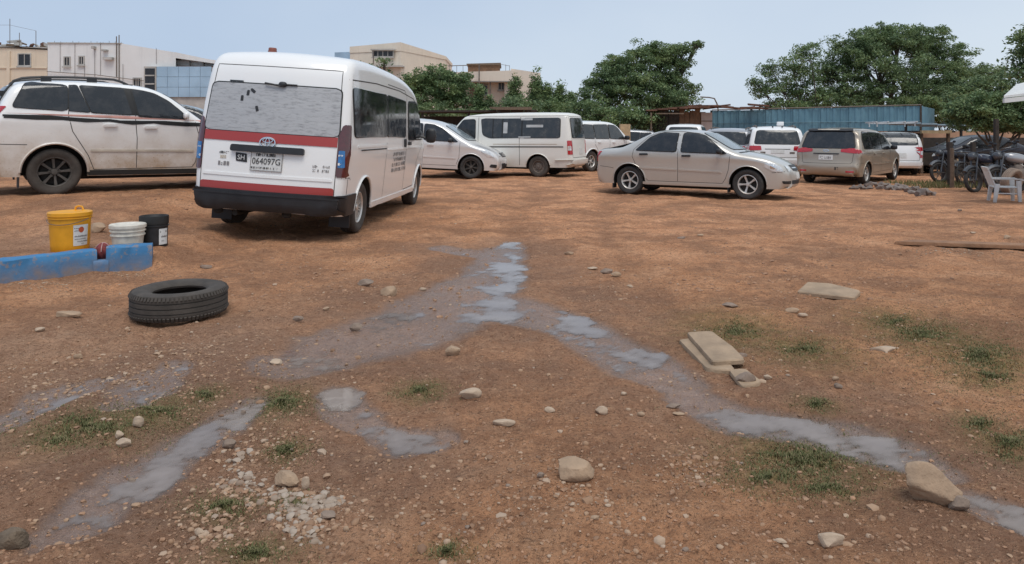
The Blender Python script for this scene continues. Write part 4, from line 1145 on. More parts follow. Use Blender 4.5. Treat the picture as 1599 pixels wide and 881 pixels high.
# ================================================================== 7. four sport-utility cars at the back, one old car
def suv(label, mat, group=None, L=4.6, W=.92, H=1.75, wheels=(.92, 3.55), Rw=.36, lamp='wide', rack=False, glass=None):
    pr = [(.16, .365), (.05, .41), (.0, .50), (.0, .72), (.04, .98), (.07, 1.08), (.22, 1.5), (.30, 1.64), (.5, 1.71), (1.2, 1.75), (2.1, 1.74), (2.5, 1.67), (2.75, 1.55), (3.25, 1.14), (3.4, 1.06), (3.9, 1.0), (4.3, .92), (4.5, .78), (4.58, .6), (4.55, .46), (4.52, .39), (4.42, .365)]
    pr = [(x, z * H / 1.75) for x, z in pr]; k = H / 1.75
    c = Car('sport_utility_car', label, 'car', L, W, H, pr, 1.08 * k, wheels, Rw, mat, tum=.16, r=.11, zb=.36, cr=.07, cf=.07, arch=.075, group=group)
    c.put_wheels(wk('suv', Rw, .23, .22, 6, .03, M['tyre_dusty'], M['alloy'])); c.under(); c.lips(rad=.02)
    gm = glass or M['glass']
    for sg, v in ((1, 'L'), (-1, 'R')):
        c.window(v, [(.40, 1.13 * k), (1.02, 1.12 * k), (1.02, 1.58 * k), (.50, 1.59 * k)], gm, .05)
        c.window(v, [(1.08, 1.12 * k), (1.92, 1.11 * k), (1.90, 1.60 * k), (1.08, 1.59 * k)], gm, .05)
        c.window(v, [(1.98, 1.11 * k), (2.95, 1.09 * k), (2.58, 1.46 * k), (2.40, 1.56 * k), (1.98, 1.60 * k)], gm, .05)
        c.line(v, [(1.05, 1.6 * k), (1.04, .95), (1.2, .8), (1.36, .45)], .012); c.line(v, [(1.95, 1.6 * k), (1.96, .45)], .012); c.line(v, [(3.02, 1.08), (3.05, .5)], .012)
        y0, z0, z1 = (.50, .92, 1.06) if lamp == 'wide' else (.64, .95, 1.06)
        tl = c.patch('tail_lamp', 'B', [(sg * y0, z0 * k), (sg * .86, (z0 - .02) * k), (sg * .84, z1 * k), (sg * (y0 + .02), z1 * k)], M['lamp_red'], .014, .02)
        c.patch('lens', v, [(.02, (z0 - .02) * k), (.20, z0 * k), (.20, z1 * k), (.06, z1 * k)], M['lamp_red'], .012, .015, parent=tl)
        if rack:
            mb = MB(); mb.tube([c.hit('T', x, sg * .62)[0] + Vector((0, 0, .05)) for x in (.5, 1.2, 2.2)], .018, 6)
            for x in (.55, 1.3, 2.1):
                p_ = c.hit('T', x, sg * .62)[0]; mb.tube([p_, p_ + Vector((0, 0, .05))], .016, 6)
            mb.build('roof_rail', M['steel'], c.root, True)
        c.patch('headlamp', 'F', [(sg * .5, .76 * k), (sg * .84, .74 * k), (sg * .84, .92 * k), (sg * .52, .92 * k)], M['lamp_clear'], .01, .03)
    c.handle(1.2, .98 * k, mat); c.handle(2.1, .97 * k, mat)
    c.window('B', [(-.72, 1.12 * k), (.72, 1.12 * k), (.62, 1.58 * k), (-.62, 1.58 * k)], M['glass_clear'], .07, name='rear_window')
    plate(c, 'B', (0, .88 * k), .42, .13, '', .012)
    c.line('B', [(-.76, 1.1 * k), (-.76, .68), (.76, .68), (.76, 1.1 * k)], .012)
    c.line('B', [(-.4, .955 * k), (.4, .955 * k)], .02, M['gap'], .006, 'plate_garnish', c.root)
    c.patch('rear_bumper', 'B', [(-.88, .44), (.88, .44), (.88, .60), (-.88, .60)], mat, .05, .04, thick=.03)
    c.window('F', [(-.70, 1.16 * k), (.70, 1.16 * k), (.60, 1.56 * k), (-.60, 1.56 * k)], M['screen'], .07, name='windscreen')
    c.mirror(2.85, 1.12 * k, M['plastic'], .09, (.07, .10, .08))
    return c
s1 = suv('white sport-utility car with grey panes, between the old minibus and the champagne saloon', M['white_suv'], H=1.80, glass=M['glass_clear'])
g = ground_pt(924, 268); s1.place(g.x, g.y, 42, .92, -.85)
s2 = suv('white sport-utility car hidden up to its windows behind the champagne saloon', M['white_suv'], H=1.92, glass=M['glass_clear'])
s2.place(*P(1096, 207, 33).xy, 20, .2, -.85)
s3 = suv('small silver-grey hatchback with red tail lamp behind the champagne saloon bonnet', M['grey_car'], H=1.68, rack=True)
s3.place(*P(1172, 207, 25.5).xy, 27, .2, -.85)
s4 = suv('white sport-utility car seen from behind with a white roof box lamp', M['white_suv'], H=1.74, W=.90, rack=True)
s4.place(*P(1258, 207, 23.5).xy, 14, .1, -.88)
mb = MB(); mb.box((.95, -.30, 1.75), (1.2, -.08, 1.88)); mb.box((1.0, -.27, 1.70), (1.15, -.11, 1.76))
me = mb.mesh('roof_lamp'); link('roof_lamp', bevel(me, .012), M['white_suv'], s4.root)
for y in (.12, -.18):
    MB().ball((.40, y, 1.70), (.03, .025, .03), 2.5).build('antenna_base', M['plastic'], s4.root, True)
for sg in (1, -1):
    q = s4.patch('badge', 'B', [(sg * .38, .80), (sg * .54, .80), (sg * .54, .86), (sg * .38, .86)], M['steel'], .006, .01, nz=3, nm_=3)
s5 = suv('old dark grey estate car behind the wooden post', M['grey_car'], H=1.60)
s5.place(*P(1000, 207, 36).xy, -80, 1.0, .85)
# white minibuses far back
h2 = old_minibus('white minibus standing behind the bronze people carrier by the timber stall', M['white_suv'])
h2.place(*P(1444, 207, 24.8).xy, 18, .05, -.85, scale=.9)
mb = MB()
for i in range(4): mb.box((.7 + i * .62, -.75, 2.06), (.76 + i * .62, .75, 2.10))
for y in (-.72, -.3, .3, .72): mb.box((.6, y - .03, 2.10), (3.2, y + .03, 2.15))
for x in (.72, 2.58):
    for y in (-.68, .68): mb.box((x, y - .02, 1.93), (x + .04, y + .02, 2.07))
mb.build('roof_rack', simple('pale_rack_metal', (.55, .57, .58), .5), h2.root)
h3 = old_minibus('white minibus showing between the muddy people carrier and the red-banded minibus', M['white_suv'])
h3.place(*P(262, 207, 17.5).xy, 75, 2.0, -.85, scale=.98)
h4 = old_minibus('white minibus whose roof shows above the silver people carrier', M['white_suv'])
h4.place(*P(700, 207, 30).xy, 100, 2.6, -.85)
# two dark navy cars under the low tree
def navy_car(label):
    pr = [(.15, .245), (.05, .29), (.0, .38), (-.01, .55), (.05, .86), (.12, .98), (.55, 1.03), (.75, 1.05), (1.28, 1.35), (1.55, 1.42), (1.9, 1.44), (2.3, 1.42), (2.6, 1.35), (3.2, 1.02), (3.4, .96), (3.9, .88), (4.2, .76), (4.36, .6), (4.36, .42), (4.32, .30), (4.22, .245)]
    c = Car('saloon_car', label, 'car', 4.38, .86, 1.44, pr, .96, (.9, 3.5), .315, M['navy'], tum=.2, r=.13, zb=.24, cr=.1, cf=.07)
    c.put_wheels(wk('saloon', .315, .195, .205, 5, .036, M['tyre'], M['alloy'])); c.under(); c.lips(rad=.012)
    family_sides(c, [[(1.10, .98), (1.98, .96), (2.0, 1.35), (1.62, 1.34), (1.42, 1.26)], [(2.08, .955), (3.04, .94), (2.55, 1.29), (2.3, 1.35), (2.1, 1.355)]], [[(2.03, 1.36), (2.03, .35)], [(3.1, .93), (3.0, .35)]], M['navy'], (1.2, 2.14), .86)
    for sg, v in ((1, 'L'), (-1, 'R')):
        hl = c.patch('headlamp', 'F', [(sg * .42, .60), (sg * .72, .58), (sg * .75, .72), (sg * .46, .70)], M['lamp_clear'], .01, .03)
        c.patch('headlamp_side', v, [(3.95, .66), (4.2, .60), (4.18, .72), (4.0, .78)], M['lamp_clear'], .01, .03, parent=hl)
        c.patch('tail_lamp', v, [(.05, .74), (.16, .8), (.25, .95), (.1, .95)], M['lamp_red'], .012, .015)
    c.patch('grille', 'F', [(-.32, .58), (.32, .58), (.36, .70), (-.36, .70)], M['plastic'], .006, .03)
    c.line('F', [(-.34, .64), (.34, .64)], .025, M['chrome'], .014, 'grille_bar', c.root)
    c.window('F', [(-.66, 1.04), (.66, 1.04), (.55, 1.34), (-.55, 1.34)], M['glass_clear'], r=.07, name='windscreen')
    c.window('B', [(-.6, 1.08), (.6, 1.08), (.52, 1.33), (-.52, 1.33)], r=.07, name='rear_window')
    c.mirror(2.9, .97, M['navy'], .07, (.06, .09, .06))
    return c
n1 = navy_car('dark navy saloon standing behind the row of motorbikes')
n1.place(*P(1540, 207, 26.0).xy, -86, 2.2, .85)
M['bike_metal'] = simple('dull_dark_metal', (.10, .105, .115), .4, .6, var=.3, scale=12)
def motorbike(label, x, y, heading, lean=6, col=None):
    o = empty('motorbike', (x, y, Zg(x, y)), 0, label, 'motorbike', 'motorbikes behind the rail fence')
    o.rotation_euler = (Matrix.Rotation(R(90 - heading), 3, 'Z') @ Matrix.Rotation(R(lean), 3, 'X')).to_euler()
    body = col or M['navy']
    for wx, fx in ((-.62, 0), (.66, 0)):
        w = MB().lathe([(.001, .03), (.05, .03), (.05, -.03), (.001, -.03)], 12, 'y').build('wheel', M['steel'], o, True, loc=(wx, 0, .30))
        MB().lathe([(.235, -.035), (.27, -.05), (.30, -.03), (.305, 0), (.30, .03), (.27, .05), (.235, .035)], 28, 'y', closed=True).build('tyre', M['tyre'], w, True)
        rm = MB().lathe([(.225, -.03), (.24, -.03), (.24, .03), (.225, .03)], 28, 'y', closed=True)
        for k in range(6):
            a = k * PI / 3; rm.tube([(.04 * math.cos(a), 0, .04 * math.sin(a)), (.23 * math.cos(a), 0, .23 * math.sin(a))], .012, 5)
        rm.build('rim', M['alloy_dark'], w, True)
    for wx, a0, a1 in ((-.62, 50, 170), (.66, 40, 140)):
        MB().tube([(wx + .34 * math.cos(R(a)), 0, .30 + .34 * math.sin(R(a))) for a in np.linspace(a0, a1, 9)], .055, 7).build('mudguard', M['bike_metal'] if wx > 0 else body, o, True)
    MB().ball((.16, 0, .84), (.27, .14, .12), 2.6, M=Matrix.Rotation(R(-8), 3, 'Y')).build('fuel_tank', body, o, True)
    MB().ball((-.36, 0, .80), (.36, .13, .065), 3, M=Matrix.Rotation(R(7), 3, 'Y')).build('seat', M['seal'], o, True)
    MB().ball((.05, 0, .42), (.24, .14, .18), 3.5).ball((.12, .0, .58), (.12, .10, .12), 3).build('engine', M['steel'], o, True)
    f = MB().tube([(.62, 0, .95), (.30, 0, .72), (-.1, 0, .55), (-.62, 0, .30)], .025, 6).tube([(.5, 0, .86), (.12, 0, .25), (-.25, 0, .25), (-.4, 0, .75)], .022, 6)
    f.build('frame', M['plastic'], o, True)
    fk = MB()
    for y_ in (.075, -.075): fk.tube([(.66, y_, .30), (.48, y_, .98)], .022, 6)
    fk.build('fork', M['bike_metal'], o, True)
    MB().tube([(.30, .36, 1.06), (.42, .24, 1.04), (.47, 0, 1.0), (.42, -.24, 1.04), (.30, -.36, 1.06)], .014, 6).build('handlebar', M['bike_metal'], o, True)
    MB().ball((.58, 0, .90), (.09, .10, .10), 2.4).build('headlamp', M['bike_metal'], o, True)
    MB().tube([(.1, -.16, .28), (-.3, -.18, .27), (-.8, -.19, .38)], [.03, .04, .05], 8).build('exhaust', M['bike_metal'], o, True)
    MB().ball((-.78, 0, .72), (.05, .06, .04), 3).build('tail_lamp', M['lamp_red'], o, True)
    for y_ in (.3, -.3):
        MB().tube([(.36, y_, 1.05), (.34, y_ * 1.1, 1.18)], .007, 5).ball((.34, y_ * 1.15, 1.21), (.02, .055, .035), 3, 10, 6).build('mirror', M['plastic'], o, True)
    return o
M['bike_blue'] = paint('dull_blue_paint', (.035, .045, .08), dirt=.25, dirt_h=.7)
for k, (px, Y, hd, cl, lb) in enumerate(((1498, 21.6, -100, None, 'dark motorbike standing next to the small black drum'), (1524, 21.2, -118, None, 'dark motorbike standing at the middle fence post'), (1550, 18.0, -112, M['bike_blue'], 'dull blue motorbike behind the back of the white chair'), (1590, 18.0, -105, M['bike_blue'], 'dull blue motorbike beyond the seat of the white chair'),
        (1572, 20.6, -125, None, 'dark motorbike standing between the two dull blue ones'), (1600, 16.9, -95, M['grey_car'], 'grey motorbike standing by the leaning tyres'))):
    motorbike(lb, P(px, 207, Y).x, Y, hd, 7, cl)
# ================================================================== near things
# blue kerb blocks
t = NT('flaking_blue_paint'); c = t.coord()
sep = t.n('SeparateXYZ'); t.l(c, sep.inputs[0])
chip = t.ramp(t.noise(c, 15., 6, .7), [(.53, 0), (.62, 1)])
low_ = t.math('MULTIPLY', t.math('SUBTRACT', 1.0, t.math('DIVIDE', sep.outputs['Z'], .17), True), t.ramp(t.noise(c, 9., 5), [(.3, .2), (.7, 1.5)]), True)
blue = t.mix(t.ramp(t.noise(c, 4., 4), [(.3, 0), (.7, 1)]), (.032, .150, .32), (.052, .205, .40))
t.set(Base_Color=t.mix(t.math('MAXIMUM', t.math('MULTIPLY', chip, .7), t.math('MULTIPLY', low_, .75)), blue, (.27, .19, .135)), Roughness=.75)
t.bump(t.noise(c, 30., 4), .5, .008); M['blue'] = t.m

def rough_block(name, pts, h, depth, mat, label, cat, seed, group=None, amp=.008):
    """a cast concrete bar that follows a ground line (front edge), with chipped edges"""
    pts = [Vector((p[0], p[1], 0)) for p in pts]
    dens = [pts[0]]
    for a, b_ in zip(pts[:-1], pts[1:]):
        n = max(2, int((b_ - a).length / .05)); dens += [a.lerp(b_, k / n) for k in range(1, n + 1)]
    o0 = dens[0].copy()
    vs_, fs = [], []
    cs = [(0, -.08), (0, .02), (.002, h * .55), (.004, h - .012), (.016, h), (depth * .5, h + .003), (depth - .016, h), (depth, h - .012), (depth, -.08)]
    m = len(cs)
    for i, p in enumerate(dens):
        d = (dens[min(i + 1, len(dens) - 1)] - dens[max(0, i - 1)]).normalized(); q = Vector((-d.y, d.x, 0))
        for e, z in cs:
            v = p + q * e + Vector((0, 0, z))
            v += q * noise.noise((v.x * 7, v.y * 7, z * 9 + seed)) * amp + Vector((0, 0, noise.noise((v.x * 8, v.y * 8, seed + 5)) * amp * (z > .1)))
            vs_.append(v - o0)
    for i in range(len(dens) - 1):
        for j in range(m - 1): fs.append((i * m + j, i * m + j + 1, (i + 1) * m + j + 1, (i + 1) * m + j))
    fs += [tuple(range(m))[::-1], tuple(range((len(dens) - 1) * m, len(dens) * m))]
    o = link(name, mesh(name, vs_, fs, True, 45), mat, None, o0)
    bm = bmesh.new(); bm.from_mesh(o.data); bmesh.ops.recalc_face_normals(bm, faces=bm.faces); bm.to_mesh(o.data); bm.free()
    return tag(o, label, cat, group)
a0, a1 = G(-160, 470), G(152, 425)
b0, b1 = G(166, 424), G(238, 419)
rough_block('kerb_block', [a0, G(0, 444), a1], .215, .16, M['blue'], 'long blue painted concrete kerb below the yellow bucket', 'kerb block', 3)
rough_block('kerb_block', [b0, b1], .235, .18, M['blue'], 'short blue painted concrete block below the white bucket', 'kerb block', 8)

rough_block('kerb_block', [G(146, 426), G(170, 424)], .11, .13, M['blue'], 'low blue painted kerb piece under the red cloth bundle', 'kerb block', 5)
def at_bank(px, py):
    v = ground_pt(px, py); return Vector((v.x, v.y, Zg(v.x, v.y)))
def pail(name, label, loc, r0, r1, h, mat, lid, rings, rz=0):
    o = empty(name, loc, rz, label, 'bucket')
    pr = [(.001, .0), (r0 * .96, 0), (r0, .008)]
    pr += [(r0 + (r1 - r0) * u, h * u) for u in (.2, .5, .72)]
    for z in rings: pr += [(r0 + (r1 - r0) * z, h * z - .008), (r0 + (r1 - r0) * z + .012, h * z - .004), (r0 + (r1 - r0) * z + .012, h * z + .006), (r0 + (r1 - r0) * z, h * z + .010)]
    pr += [(r1, h), (r1 - .008, h), (r1 - .012, h - .02), (r0 - .006, .02), (.001, .02)]
    MB().lathe(pr, 40).build('pail', mat, o, True, 40)
    return o
M['yellow'] = simple('yellow_plastic', (.72, .33, .015), .42, var=.12, scale=8)
M['pail_white'] = simple('grubby_white_plastic', (.62, .58, .50), .5, var=.22, scale=11)
M['pail_black'] = simple('black_plastic_pail', (.016, .016, .018), .45, var=.5, scale=10)
M['label'] = simple('paper_label', (.66, .67, .66), .6, var=.08, scale=18)
def label_patch(o, r0, r1, h, a0_, a1_, z0, z1, marks, name='label'):
    def pt(a, z, off): 
        rr_ = r0 + (r1 - r0) * z / h + off; return (rr_ * math.cos(a), rr_ * math.sin(a), z)
    n = 12
    mb = MB(); vs_ = [pt(a0_ + (a1_ - a0_) * i / n, z0 + (z1 - z0) * j / 3, .0025) for j in range(4) for i in range(n + 1)]
    mb.add(vs_, [(j * (n + 1) + i, j * (n + 1) + i + 1, (j + 1) * (n + 1) + i + 1, (j + 1) * (n + 1) + i) for j in range(3) for i in range(n)])
    lb = mb.build(name, M['label'], o, True)
    rd = random.Random(2)
    mb = MB()
    for zf, w0, w1, hf in marks:
        a = a0_ + (a1_ - a0_) * w0
        while a < a0_ + (a1_ - a0_) * w1:
            da = (a1_ - a0_) * rd.uniform(.03, .07); zb_ = z0 + (z1 - z0) * zf; zt = zb_ + (z1 - z0) * hf * rd.uniform(.6, 1)
            mb.add([pt(a, zb_, .004), pt(a + da * .7, zb_, .004), pt(a + da * .7, zt, .004), pt(a, zt, .004)], [(0, 1, 2, 3)]); a += da
    if mb.v: mb.build('print', M['ink_grey'], lb)
    return lb, pt
# yellow
loc = at_bank(110, 392); 
yb = pail('bucket', 'yellow plastic bucket with a white label standing behind the blue kerb', loc, .175, .195, .41, M['yellow'], True, (.86, .92), 0)
MB().lathe([(.001, .405), (.14, .407), (.16, .415), (.196, .414), (.204, .408), (.204, .372), (.198, .37)], 40).build('lid', M['yellow'], yb, True, 40)
mb = MB(); mb.tube([(-.04, .15, .41), (-.03, .15, .445), (.0, .15, .455), (.035, .15, .45), (.05, .15, .41)], .010, 6); mb.build('lid_tab', M['yellow'], yb, True)
mb = MB(); mb.tube([(.205 * math.cos(a), .205 * math.sin(a), .345 - .05 * math.sin((a + 2.9) / 2.8 * PI)) for a in np.linspace(-2.9, -.1, 20)], .004, 5); mb.build('bail', M['steel'], yb, True)
fa = math.atan2(-loc.y, -loc.x)
lb, pt = label_patch(yb, .175, .195, .41, fa + .15, fa + .98, .07, .285, [(.82, .05, .3, .05), (.70, .05, .34, .05), (.42, .08, .9, .08), (.3, .08, .8, .05), (.18, .25, .95, .06), (.08, .5, .7, .04)])
mb = MB(); ac = fa + .55; vs_ = [pt(ac, .235, .004)] + [pt(ac + .15 * math.cos(2 * PI * k / 20), .235 + .030 * math.sin(2 * PI * k / 20), .004) for k in range(20)]
mb.add(vs_, [(0, 1 + k, 1 + (k + 1) % 20) for k in range(20)]); mb.build('roundel', simple('orange_red_print', (.50, .09, .03), .6), lb)
# white
loc = at_bank(200, 392)
wb = pail('bucket', 'grubby white plastic bucket with a rimmed lid behind the short blue block', loc, .135, .165, .275, M['pail_white'], True, (.62, .78, .9), 0)
MB().lathe([(.001, .268), (.12, .268), (.145, .282), (.168, .284), (.176, .276), (.176, .250), (.170, .248)], 40).build('lid', M['pail_white'], wb, True, 40)
# black
loc = at_bank(241, 385)
bb = pail('bucket', 'black plastic bucket with a torn white label beside the white bucket', loc, .135, .140, .325, M['pail_black'], True, (.70,), 0)
MB().lathe([(.001, .31), (.12, .31), (.135, .335), (.145, .335), (.147, .325), (.147, .25), (.141, .248)], 40).build('lid', M['seal'], bb, True, 40)
fa = math.atan2(-loc.y, -loc.x)
label_patch(bb, .135, .140, .325, fa + .35, fa + 1.15, .03, .20, [(.75, .1, .2, .12), (.75, .7, .85, .14), (.45, .2, .85, .12), (.2, .25, .5, .05)])
# wrapped red bundle wedged between the kerb blocks
p = G(157, 422); mb = MB()
for k in range(1):
    vs_, fs = [], []
    nu, nv = 26, 14
    for j in range(nv + 1):
        for i in range(nu):
            u, v = 2 * PI * i / nu, -PI / 2 + PI * j / nv
            n_ = 1 + .10 * math.sin(u * 7 + v * 3) * math.cos(v) + .06 * noise.noise((math.cos(u) * 2, math.sin(u) * 2, v * 2))
            vs_.append((.075 * n_ * math.cos(v) * math.cos(u), .075 * n_ * math.cos(v) * math.sin(u), .085 * n_ * math.sin(v)))
    mb.add(vs_, [(j * nu + i, j * nu + (i + 1) % nu, (j + 1) * nu + (i + 1) % nu, (j + 1) * nu + i) for j in range(nv) for i in range(nu)])
ball = mb.build('cloth_bundle', simple('dull_red_cloth', (.20, .040, .040), .85, var=.4, scale=25, bump=.6), None, True, 80, loc=(p[0] - .005, p[1] + .06, .175))
tag(ball, 'dull red knotted cloth bundle wedged between the two blue blocks', 'bundle')
mb = MB()
for a in range(5):
    u = a * 1.25
    mb.tube([(.076 * math.cos(u) * math.cos(v), .076 * math.sin(u) * math.cos(v), .087 * math.sin(v)) for v in np.linspace(.1, 1.6, 8)], .004, 5)
mb.build('string', simple('pale_string', (.45, .30, .28), .8), ball)

# tyre lying on the ground
RO, RI, TH = .335, .185, .20
loc = ground_pt(281, 492)
ty = empty('loose_tyre', (loc.x, loc.y, Zg(loc.x, loc.y) + .004), .3, 'worn black car tyre lying flat on the dirt below the blue kerb', 'tyre')
h = TH / 2
out = [(RO - .055, .0), (RO - .018, .012), (RO - .006, .035)]
gro = [.055, .062, .068, .075, .096, .098, .104, .106, .125, .132, .138, .145]
for i, z in enumerate((.045, .060, .0605, .068, .0685, .097, .0975, .105, .1055, .134, .1345, .142, .1425, .158)):
    out.append((RO - (.009 if (i % 4) in (2, 3) and 2 <= i <= 11 else 0), z))
out += [(RO - .006, TH - .035), (RO - .018, TH - .012), (RO - .055, TH), (RO - .095, TH - .004), (RI + .03, TH - .012), (RI + .008, TH - .022), (RI, TH - .035), (RI + .006, TH - .05), (RI + .06, TH - .055), (RO - .025, TH * .72), (RO - .018, TH * .5), (RO - .025, TH * .28), (RI + .06, .055), (RI + .006, .05), (RI, .035), (RI + .008, .022), (RI + .03, .012)]
MB().lathe(out, 64, closed=True).build('casing', M['tyre_dusty'], ty, True, 40)
mb = MB()
for k in range(76):
    a = 2 * PI * k / 76
    for z0, z1, rr_, ln in ((TH - .044, TH - .016, RO - .009, .016), (.016, .044, RO - .009, .016)):
        mb.box((-.0085, -.012, -.014), (.0085, .010, .014), Matrix.Translation((rr_ * math.cos(a), rr_ * math.sin(a), (z0 + z1) / 2)) @ Matrix.Rotation(a - PI / 2, 4, 'Z') @ Matrix.Rotation(R(28 if z0 > .1 else -28), 4, 'X'))
tb = mb.build('tread_blocks', M['tyre_dusty'], ty); tb['kind'] = 'stuff'

# ------------------------------------------------------------------ stones and slabs
M['stone'] = simple('tan_sandstone', (.36, .25, .165), .9, var=.22, scale=7, bump=.6)
M['stone_pale'] = simple('pale_quartz_stone', (.43, .325, .235), .88, var=.18, scale=8, bump=.5)
M['stone_grey'] = simple('grey_stone', (.24, .18, .14), .92, var=.25, scale=8, bump=.6)
M['stone_dark'] = simple('dark_mossy_stone', (.15, .11, .075), .95, var=.35, scale=14, bump=.8)
M['stone_dirt'] = simple('dirt_caked_concrete', (.26, .14, .078), .95, var=.25, scale=8, bump=.8)
M['concrete'] = simple('weathered_concrete', (.33, .235, .155), .92, var=.25, scale=6, bump=.7)
def stone_mesh(seed, sub=3, sx=1., sy=1., sz=.6, facets=9, rough=.06):
    rd = random.Random(seed)
    bm = bmesh.new(); bmesh.ops.create_icosphere(bm, subdivisions=sub, radius=1)
    planes = [(Vector((rd.gauss(0, 1), rd.gauss(0, 1), rd.gauss(0, .8))).normalized(), rd.uniform(.50, .86)) for _ in range(facets)]
    for v in bm.verts:
        d = v.co.normalized(); r_ = 1.
        for n, k in planes:
            q = d.dot(n)
            if q > 0: r_ = min(r_, k / q) if q * r_ > k else r_
        p = d * (r_ * .95 + .05)
        p *= 1 + rough * noise.noise(p * 2.2 + Vector((seed, 0, 0))) + rough * .5 * noise.noise(p * 6 + Vector((0, seed, 0)))
        v.co = Vector((p.x * sx, p.y * sy, p.z * sz))
    me = bpy.data.meshes.new('stone'); bm.to_mesh(me); bm.free()
    me.polygons.foreach_set('use_smooth', [True] * len(me.polygons)); me.set_sharp_from_angle(angle=R(32))
    return me
def stone(px, py, w_px, h_px, mat, label, seed, cat='stone', group=None, rz=0, sink=.3, deep=.8, facets=9):
    g_ = ground_pt(px, py); k = g_.y / FPX
    w, hh = w_px * k / 2 * 1.12, h_px * k / 2 * .92
    deep *= .7
    me = stone_mesh(seed, 4 if w_px > 60 else 3 if w_px > 20 else 2, w, w * deep, hh * 1.25, facets + 3)
    o = link('stone', me, M[mat], None, (g_.x, g_.y + w * deep * .6, g_.z + hh * 1.25 * (1 - sink)), (0, 0, R(rz)))
    return tag(o, label, cat, group)
stone(901, 757, 70, 36, 'stone', 'flat-topped tan stone lying alone on bare dirt', 5, rz=8, facets=7)
stone(1456, 790, 92, 60, 'stone', 'big rounded tan stone at the end of the long puddle', 12, rz=-12, deep=.7, facets=7)
stone(1503, 795, 40, 24, 'stone_grey', 'dark wet stone lying against the big rounded stone', 13)
stone(733, 626, 36, 19, 'stone_pale', 'pale pointed stone above the forked puddle', 21, deep=.6)
stone(788, 671, 33, 12, 'stone_pale', 'thin pale flat stone chip on bare dirt', 22, deep=.5)
stone(940, 650, 24, 14, 'stone_pale', 'small white stone with a smooth knob', 23)
stone(1300, 858, 48, 20, 'stone_pale', 'flat wedge-shaped pale stone at the bare lower edge of the yard', 24, deep=.6)
stone(1166, 604, 34, 22, 'stone_grey', 'grey-brown stone by the end of the broken slabs', 25)
stone(1385, 552, 42, 11, 'stone_pale', 'flat buried stone at the edge of the grass by the slab', 26, deep=.7, sink=.55)
stone(607, 463, 26, 18, 'stone', 'tan stone standing by the edge of the wide wet mud', 27)
stone(571, 448, 26, 11, 'stone_grey', 'grey oval stone between the minibus and the wet mud', 28)
stone(555, 516, 22, 14, 'stone_grey', 'grey cube-like stone sitting in the wide wet mud', 29)
stone(706, 555, 24, 18, 'stone', 'brown stone below the wide wet mud', 30)
stone(465, 504, 18, 12, 'stone_grey', 'small grey stone between the loose tyre and the wet mud', 31)
stone(430, 566, 28, 9, 'stone_pale', 'pale half-buried stone by the start of the wet mud', 32, sink=.5)
stone(215, 676, 20, 18, 'stone_pale', 'white stone chip standing in the short grass', 33)
stone(190, 703, 26, 14, 'stone_pale', 'pale flat stone at the edge of the short grass', 34, deep=.6)
stone(185, 692, 18, 13, 'stone_pale', 'pale round stone at the edge of the short grass', 35)
stone(105, 496, 44, 10, 'stone', 'flat tan stone below the long blue kerb', 36, deep=.5, sink=.4)
stone(10, 862, 58, 40, 'stone_dark', 'dark brown half-buried boulder in the lowest stony corner', 37, facets=8, sink=.75)
stone(447, 760, 40, 28, 'stone', 'largest tan stone at the head of the pebble heap', 38)
stone(478, 762, 14, 22, 'stone_pale', 'upright oval stone at the head of the pebble heap', 39)
stone(512, 812, 26, 14, 'stone_grey', 'flat brown stone on the side of the pebble heap', 40)
stone(355, 705, 24, 16, 'stone_grey', 'dark stone at the rim of the long milky puddle', 41)
stone(225, 374, 24, 12, 'stone_grey', 'small brown rock beside the black bucket', 42)
stone(150, 366, 30, 16, 'stone', 'tan rock lying behind the yellow bucket', 43)
for k, (px, py, w, h_) in enumerate(((890, 399, 16, 6), (925, 420, 20, 5), (950, 428, 22, 8), (962, 436, 20, 9), (985, 448, 10, 5), (1140, 482, 30, 7), (1240, 490, 22, 8), (1255, 495, 16, 8), (1310, 606, 14, 9), (1305, 596, 12, 8), (1200, 592, 14, 9),
        (845, 752, 16, 10), (1002, 650, 14, 9), (860, 642, 18, 9), (320, 418, 22, 7), (510, 487, 12, 7), (660, 455, 12, 6), (380, 640, 12, 7), (300, 768, 12, 9), (312, 832, 16, 14), (205, 745, 14, 8), (540, 832, 12, 9),
        (975, 618, 14, 6), (1052, 636, 26, 7), (1062, 646, 20, 5), (1220, 852, 22, 8), (1072, 862, 12, 8), (930, 818, 14, 9), (950, 795, 10, 6), (1160, 560, 16, 8), (120, 560, 16, 9), (60, 520, 18, 8), (1500, 330, 10, 4), (1575, 379, 14, 7), (1520, 366, 10, 4), (1065, 372, 14, 4), (1095, 368, 12, 4))):
    stone(px, py, w, h_, ('stone', 'stone_pale', 'stone_grey')[k % 3], 'small stone lying loose on the red dirt of the yard', 60 + k, group='small loose stones', deep=.7)

